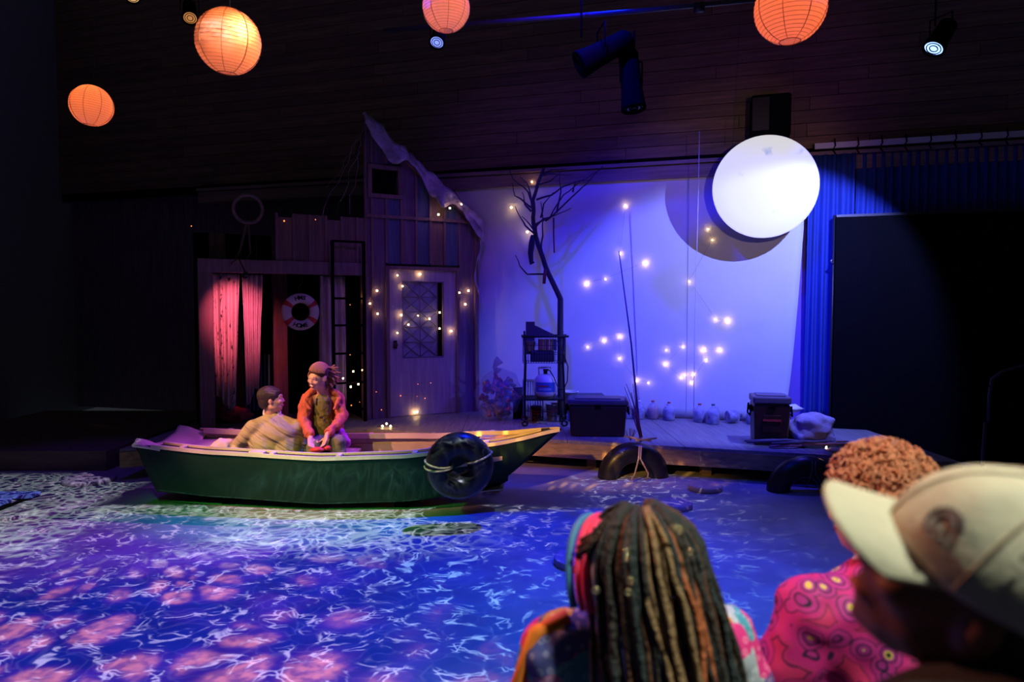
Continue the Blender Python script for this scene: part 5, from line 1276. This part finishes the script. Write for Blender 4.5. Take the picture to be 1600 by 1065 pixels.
# locs
lcs = [mat('loc_%d' % i, q, .75, bump=.8, bscale=60) for i, q in enumerate([(.020,.035,.038), (.030,.028,.025), (.10,.045,.022), (.26,.17,.08), (.42,.12,.04), (.015,.03,.035)])]
rl1 = random.Random(8)
knot = P1(0, -.045, .128)
MB().ell(P1(0, -.020, .036), (.082, .098, .090), 24, 16, F1).build('scalp_hair', lcs[2], p1)
for i in range(170):
    ph = rl1.uniform(-PI, PI)
    fx, fy = math.sin(ph), -math.cos(ph)                      # 0 = straight back
    front = fy > .35
    if front and rl1.random() < .9: continue
    rr_ = rl1.uniform(1.02, 1.20); pts = [P1(0, -.045, .128) + V((rl1.uniform(-.01,.01), rl1.uniform(-.01,.01), 0))]
    for th in (.30, .62, .95, 1.25, 1.5):
        s_ = math.sin(th); pts.append(P1(fx*.090*s_*rr_, -.028 + fy*.105*s_*rr_, .034 + .098*math.cos(th)*rr_ + rl1.uniform(-.003,.003)))
    last = pts[-1]; drop = rl1.uniform(.26, .46); out = (last - P1(0, -.02, .03)); out.z = 0; out = out.normalized()
    for k in range(1, 6):
        u = k/5; pts.append(last + V((0,0,-drop*u)) + out*(.022*math.sin(u*1.8)) + V((noise.noise(V((i, u*2, 0))), noise.noise(V((i, u*2, 9))), 0))*.02 + V((.055*u, -.03*u, 0)))
    side = (pts[4] - P1(0,0,0)).dot(V((1,0,0)))
    q = rl1.random(); m_ = lcs[0] if q < .40 else lcs[1] if q < .62 else lcs[5] if q < .76 else lcs[2]
    if .0 < side < .075 and rl1.random() < .62 and fy < 0: m_ = lcs[3]
    if .03 < side < .09 and rl1.random() < .14: m_ = lcs[4]
    r0 = rl1.uniform(.0048, .0072)
    MB().tube(pts, [r0*.7] + [r0]*(len(pts)-2) + [r0*.55], 6).build('loc', m_, p1)
for i in range(12):                                            # flat braided rows from the band back to the knot
    a = lerp(-1.3, 1.3, i/11); pts = [P1(.085*math.sin(a)*s_, lerp(.075, -.045, u), .034 + lerp(.062, .098, u)*math.cos(a*(1-u)) ) for u, s_ in ((0,1), (.3,.9), (.6,.6), (.85,.3), (1,.05))]
    MB().tube(pts, .0085, 6).build('braid_row', lcs[2 if i % 2 else 1], p1)
gold = mat('gold_cuff', (.75,.80,.40), .25, .9)
for px, py in ((979, 863), (979, 871), (1056, 824), (1062, 828), (1079, 862), (985, 907), (931, 922), (982, 925)):
    c = A(px, py, 1.235); MB().torus(c, .0055, .0018, 14, 6, basis((0,1,0), (0,0,1)) @ Matrix.Rotation(PI/2, 3, 'X')).build('hair_cuff', gold, p1)
tag(MB().b2((-.28,-.22,.36), (.34,.16,.40)).b2((-.26,-.2,0), (-.22,-.16,.36)).b2((.28,-.2,0), (.32,-.16,.36)).b2((-.26,.10,0), (-.22,.14,.36)).b2((.28,.10,0), (.32,.14,.36)).build('bench', M['black'], None, loc=o1), 'low black bench under the person with locs', 'bench')
# P2: curly orange hair, paisley shirt
o2 = V((.92, 1.55, 0)); Q = lambda px, py, Y: at(px, py, Y) - o2
F2 = basis((-.5, .86, -.05), (0,0,1)); hc2 = Q(1364, 798, 1.62); b = MB(); P2 = head(b, hc2, F2, 1.02, Q(1385, 905, 1.60), .055)
sA2, sB2 = Q(1268, 958, 1.55), Q(1500, 950, 1.62); pv2 = V((.0, -.05, .58)); ch2 = Q(1385, 970, 1.58); eA2, eB2 = Q(1205, 1105, 1.60), Q(1560, 1110, 1.66); wA, wB = eA2 + V((.08,.25,-.05)), eB2 + V((-.12,.22,-.08))
b.cap(ch2, .11, pv2, .13).cap(sA2, .055, sB2, .055).cap(sA2, .05, eA2, .04).cap(eA2, .038, wA, .026).cap(sB2, .05, eB2, .04).cap(eB2, .038, wB, .026)
hand(b, wA, (.3,.7,-.2), (0,0,-1), 1, .4, 1); hand(b, wB, (-.3,.7,-.2), (0,0,-1), 1, .4, -1); lg = lower(b, pv2, (-.2,1,0))
p2_ = tag(b.organic('person', M['skinf'], None, .009, 3, loc=o2), 'seated person with curly orange hair in a pink paisley shirt', 'person')
m, N, L, bb = nt('paisley'); tc = N.new('ShaderNodeTexCoord'); 
nz_ = N.new('ShaderNodeTexNoise'); nz_.inputs['Scale'].default_value = 9; L.new(tc.outputs['Object'], nz_.inputs['Vector'])
va = N.new('ShaderNodeVectorMath'); va.operation = 'MULTIPLY_ADD'; L.new(nz_.outputs['Color'], va.inputs[0]); va.inputs[1].default_value = (.05,.05,.05); L.new(tc.outputs['Object'], va.inputs[2])
vo = N.new('ShaderNodeTexVoronoi'); vo.inputs['Scale'].default_value = 16; L.new(va.outputs[0], vo.inputs['Vector'])
cr = N.new('ShaderNodeValToRGB'); cr.color_ramp.interpolation = 'CONSTANT'; e = cr.color_ramp.elements
pal = [(0,(.01,.01,.03)), (.10,(.75,.6,.12)), (.17,(.45,.03,.32)), (.26,(.02,.01,.05)), (.31,(.55,.03,.30)), (.44,(.03,.01,.06)), (.48,(.62,.02,.25)), (.62,(.60,.03,.20)), (.70,(.10,.01,.08)), (.74,(.66,.03,.16))]
while len(e) < len(pal): e.new(.5)
for i, (p, c) in enumerate(pal): e[i].position = p; e[i].color = (*c, 1)
L.new(vo.outputs['Distance'], cr.inputs[0])
L.new(cr.outputs[0], bb.inputs['Base Color']); bb.inputs['Roughness'].default_value = .7
b = MB(); b.ell(ch2 + V((0,0,-.02)), (.21,.13,.17), 24, 16).cap(ch2 + V((0,0,-.1)), .16, pv2, .17).cap(sA2, .085, sB2, .085).cap(sA2, .08, eA2, .075).cap(sB2, .08, eB2, .07).cap(ch2, .1, Q(1385, 930, 1.58), .07).cap(eA2, .065, wA.lerp(eA2,.2), .05).cap(eB2, .065, wB.lerp(eB2,.2), .05)
b.organic('paisley_shirt', m, p2_, .012, 3, folds(8, .016))
MB().torus(Q(1383, 912, 1.59), .075, .018, 28, 8, basis((0,.2,1), (0,1,0)), rz=.026).build('shirt_collar', mat('pale_collar', (.6,.62,.8), .6), p2_)
b = MB()
for k, a_ in lg: b.cap(pv2, .12, k, .085).cap(k, .078, a_ + V((0,0,.03)), .06)
b.organic('trousers', M['black'], p2_, .016, 3)
face_bits(P2, F2, 1.02, p2_)
cm3 = mat('copper_curls', (.62,.26,.13), .55); b = MB(); rg = random.Random(6)
MB().ell(P2(0, -.026, .048), (.090, .106, .095), 24, 16, F2).build('hair_base', mat('copper_root', (.40,.15,.08), .7, bump=1, bscale=50), p2_)
for i in range(520):
    d_ = V((rg.gauss(0,1), rg.gauss(0,1), rg.gauss(.25,1))).normalized()
    if d_.y > .75 and d_.z < .35: continue
    if d_.z < -.75: continue
    c = P2(d_.x*.100, -.026 + d_.y*.112, .050 + d_.z*.108); r_ = rg.uniform(.007, .013); out = (c - P2(0, -.026, .05)).normalized(); ax = out.orthogonal().normalized(); ay = out.cross(ax)
    pts = [c + out*(k*.0032 - .012) + (ax*math.cos(k*.9+i) + ay*math.sin(k*.9+i))*r_ for k in range(11)]
    b.tube(pts, .0022, 4)
tag(b.build('curls', cm3, p2_), kind='stuff')
tag(MB().b2((-.28,-.22,.42), (.34,.16,.46)).b2((-.26,-.2,0), (-.22,-.16,.42)).b2((.28,-.2,0), (.32,-.16,.42)).b2((-.26,.10,0), (-.22,.14,.42)).b2((.28,.10,0), (.32,.14,.42)).build('bench', M['black'], None, loc=o2), 'black bench under the person in the paisley shirt', 'bench')
# P3: khaki cap close to the camera
FLOORZ = .25
o3 = V((.62, .62, .25)); T = lambda px, py, Y: at(px, py, Y) - o3
B3 = basis((-.88, .30, .46), (.30, -.40, .86)); YC = .74
hc3 = T(1512, 925, YC); b = MB(); P3 = head(b, hc3, B3, 1.0, T(1600, 1120, YC - .02), .06)
pv3 = V((.1, -.25, .48)); ch3 = T(1600, 1290, .66); sA3, sB3 = ch3 + V((-.18, .0, .02)), ch3 + V((.2, .05, .02)); eA3, eB3 = sA3 + V((-.06, .12, -.26)), sB3 + V((.06, .12, -.26)); wA, wB = eA3 + V((.08,.2,-.05)), eB3 + V((-.12,.2,-.05))
b.cap(T(1600, 1120, YC), .07, ch3, .11).cap(ch3, .12, pv3, .13).cap(sA3, .055, sB3, .055).cap(sA3, .05, eA3, .04).cap(eA3, .038, wA, .026).cap(sB3, .05, eB3, .04).cap(eB3, .038, wB, .026)
hand(b, wA, (.3,.7,-.2), (0,0,-1), 1, .4, 1); hand(b, wB, (-.3,.7,-.2), (0,0,-1), 1, .4, -1); lg = lower(b, pv3, (0,1,0))
p3 = tag(b.organic('person', M['skind'], None, .009, 3, loc=o3), 'seated person in a pale khaki baseball cap and black top', 'person')
face_bits(P3, B3, 1.0, p3)
b = MB(); b.ell(ch3, (.22,.14,.16), 24, 16).cap(ch3, .16, pv3, .17).cap(sA3, .085, sB3, .085).cap(sA3, .08, eA3, .065).cap(sB3, .08, eB3, .065).cap(ch3, .1, T(1590, 1150, YC - .02), .075)
for k, a_ in lg: b.cap(pv3, .12, k, .085).cap(k, .078, a_ + V((0,0,.03)), .06)
b.organic('black_top', mat('black_cloth', (.012,.012,.014), .9), p3, .015, 3)
MB().ell(P3(0, -.045, .01), (.084, .085, .075), 24, 14, B3).ell(P3(0,-.05,-.05), (.07,.06,.05), 16, 10, B3).build('hair', mat('dark_hair', (.012,.009,.008), .8), p3)
capm = mat('khaki_cap', (.47,.48,.36), .85, var=.10, scale=6, bump=.35, bscale=14)
def capshell(u, v):
    a = 2*PI*u; t = PI/2*v; rx, ry, rz = .096, .120, .118
    bul = 1 + .05*math.cos(a)*0
    x = rx*math.cos(a)*math.cos(t)*bul; y = ry*math.sin(a)*math.cos(t) - .012; z = .038 + rz*math.sin(t)**.9
    nn = .006*noise.noise(V((x*16, y*16, z*16))) + .004*abs(math.sin(3*a))*(-1)*math.cos(t)
    return P3(x*(1+nn*3), y*(1+nn*3), z + nn)
MB().grid(capshell, 60, 18).build('cap_crown', capm, p3, solid=.003)
def brim(u, v):
    a = lerp(-1.25, 1.25, u); x = .081*math.sin(a)*(1 + .02*v); y0 = .12*math.cos(a*.82) - .012
    y = y0 + v*(.072*math.cos(a*.9)**.5 if abs(a) < 1.5 else 0); z = .040 - .010*v - .018*(math.sin(a)**2)*(.5 + v*.8)
    return P3(x, y, z)
MB().grid(brim, 30, 10).build('cap_brim', capm, p3, solid=.004)
for k in range(6):
    a = 2*PI*k/6 + PI/6; pts = []
    for j in range(9):
        t = PI/2*j/8; pts.append(P3(.0975*math.cos(a)*math.cos(t), .1215*math.sin(a)*math.cos(t) - .012, .038 + .1195*math.sin(t)**.9))
    MB().tube(pts, .0013, 5).build('cap_seam', mat('cap_stitch', (.35,.34,.24), .9) if k == 0 else bpy.data.materials['cap_stitch'], p3)
MB().ell(P3(0, -.012, .158), (.008,.008,.004), 10, 6, B3).build('cap_button', capm, p3)
for sx in (-1, 1): MB().torus(P3(sx*.083, .02, .105), .0035, .0014, 14, 6, B3 @ Matrix.Rotation(PI/2, 3, 'Y')).build('eyelet', M['brass'], p3)
lgm = mat('dark_stitch', (.10,.10,.11), .8)
b = MB()
for r_, w_ in ((.017, .0018), (.009, .0016)):
    q_ = []
    for k in range(19):
        a = PI - .95 + r_*math.cos(k*2*PI/18*.85)/.10; t = .36 + r_*math.sin(k*2*PI/18*.85)/.118
        q_.append(P3(.0985*math.cos(a)*math.cos(t), .1225*math.sin(a)*math.cos(t) - .012, .038 + .121*math.sin(t)**.9))
    b.tube(q_, w_, 6)
b.build('embroidered_mark', lgm, p3)
tag(MB().b2((-.25,-.45,.32), (.45,-.05,.36)).b2((-.23,-.43,0), (-.19,-.39,.32)).b2((.39,-.43,0), (.43,-.39,.32)).b2((-.23,-.11,0), (-.19,-.07,.32)).b2((.39,-.11,0), (.43,-.07,.32)).build('bench', M['black'], None, loc=o3), 'black bench under the person in the khaki cap', 'bench')
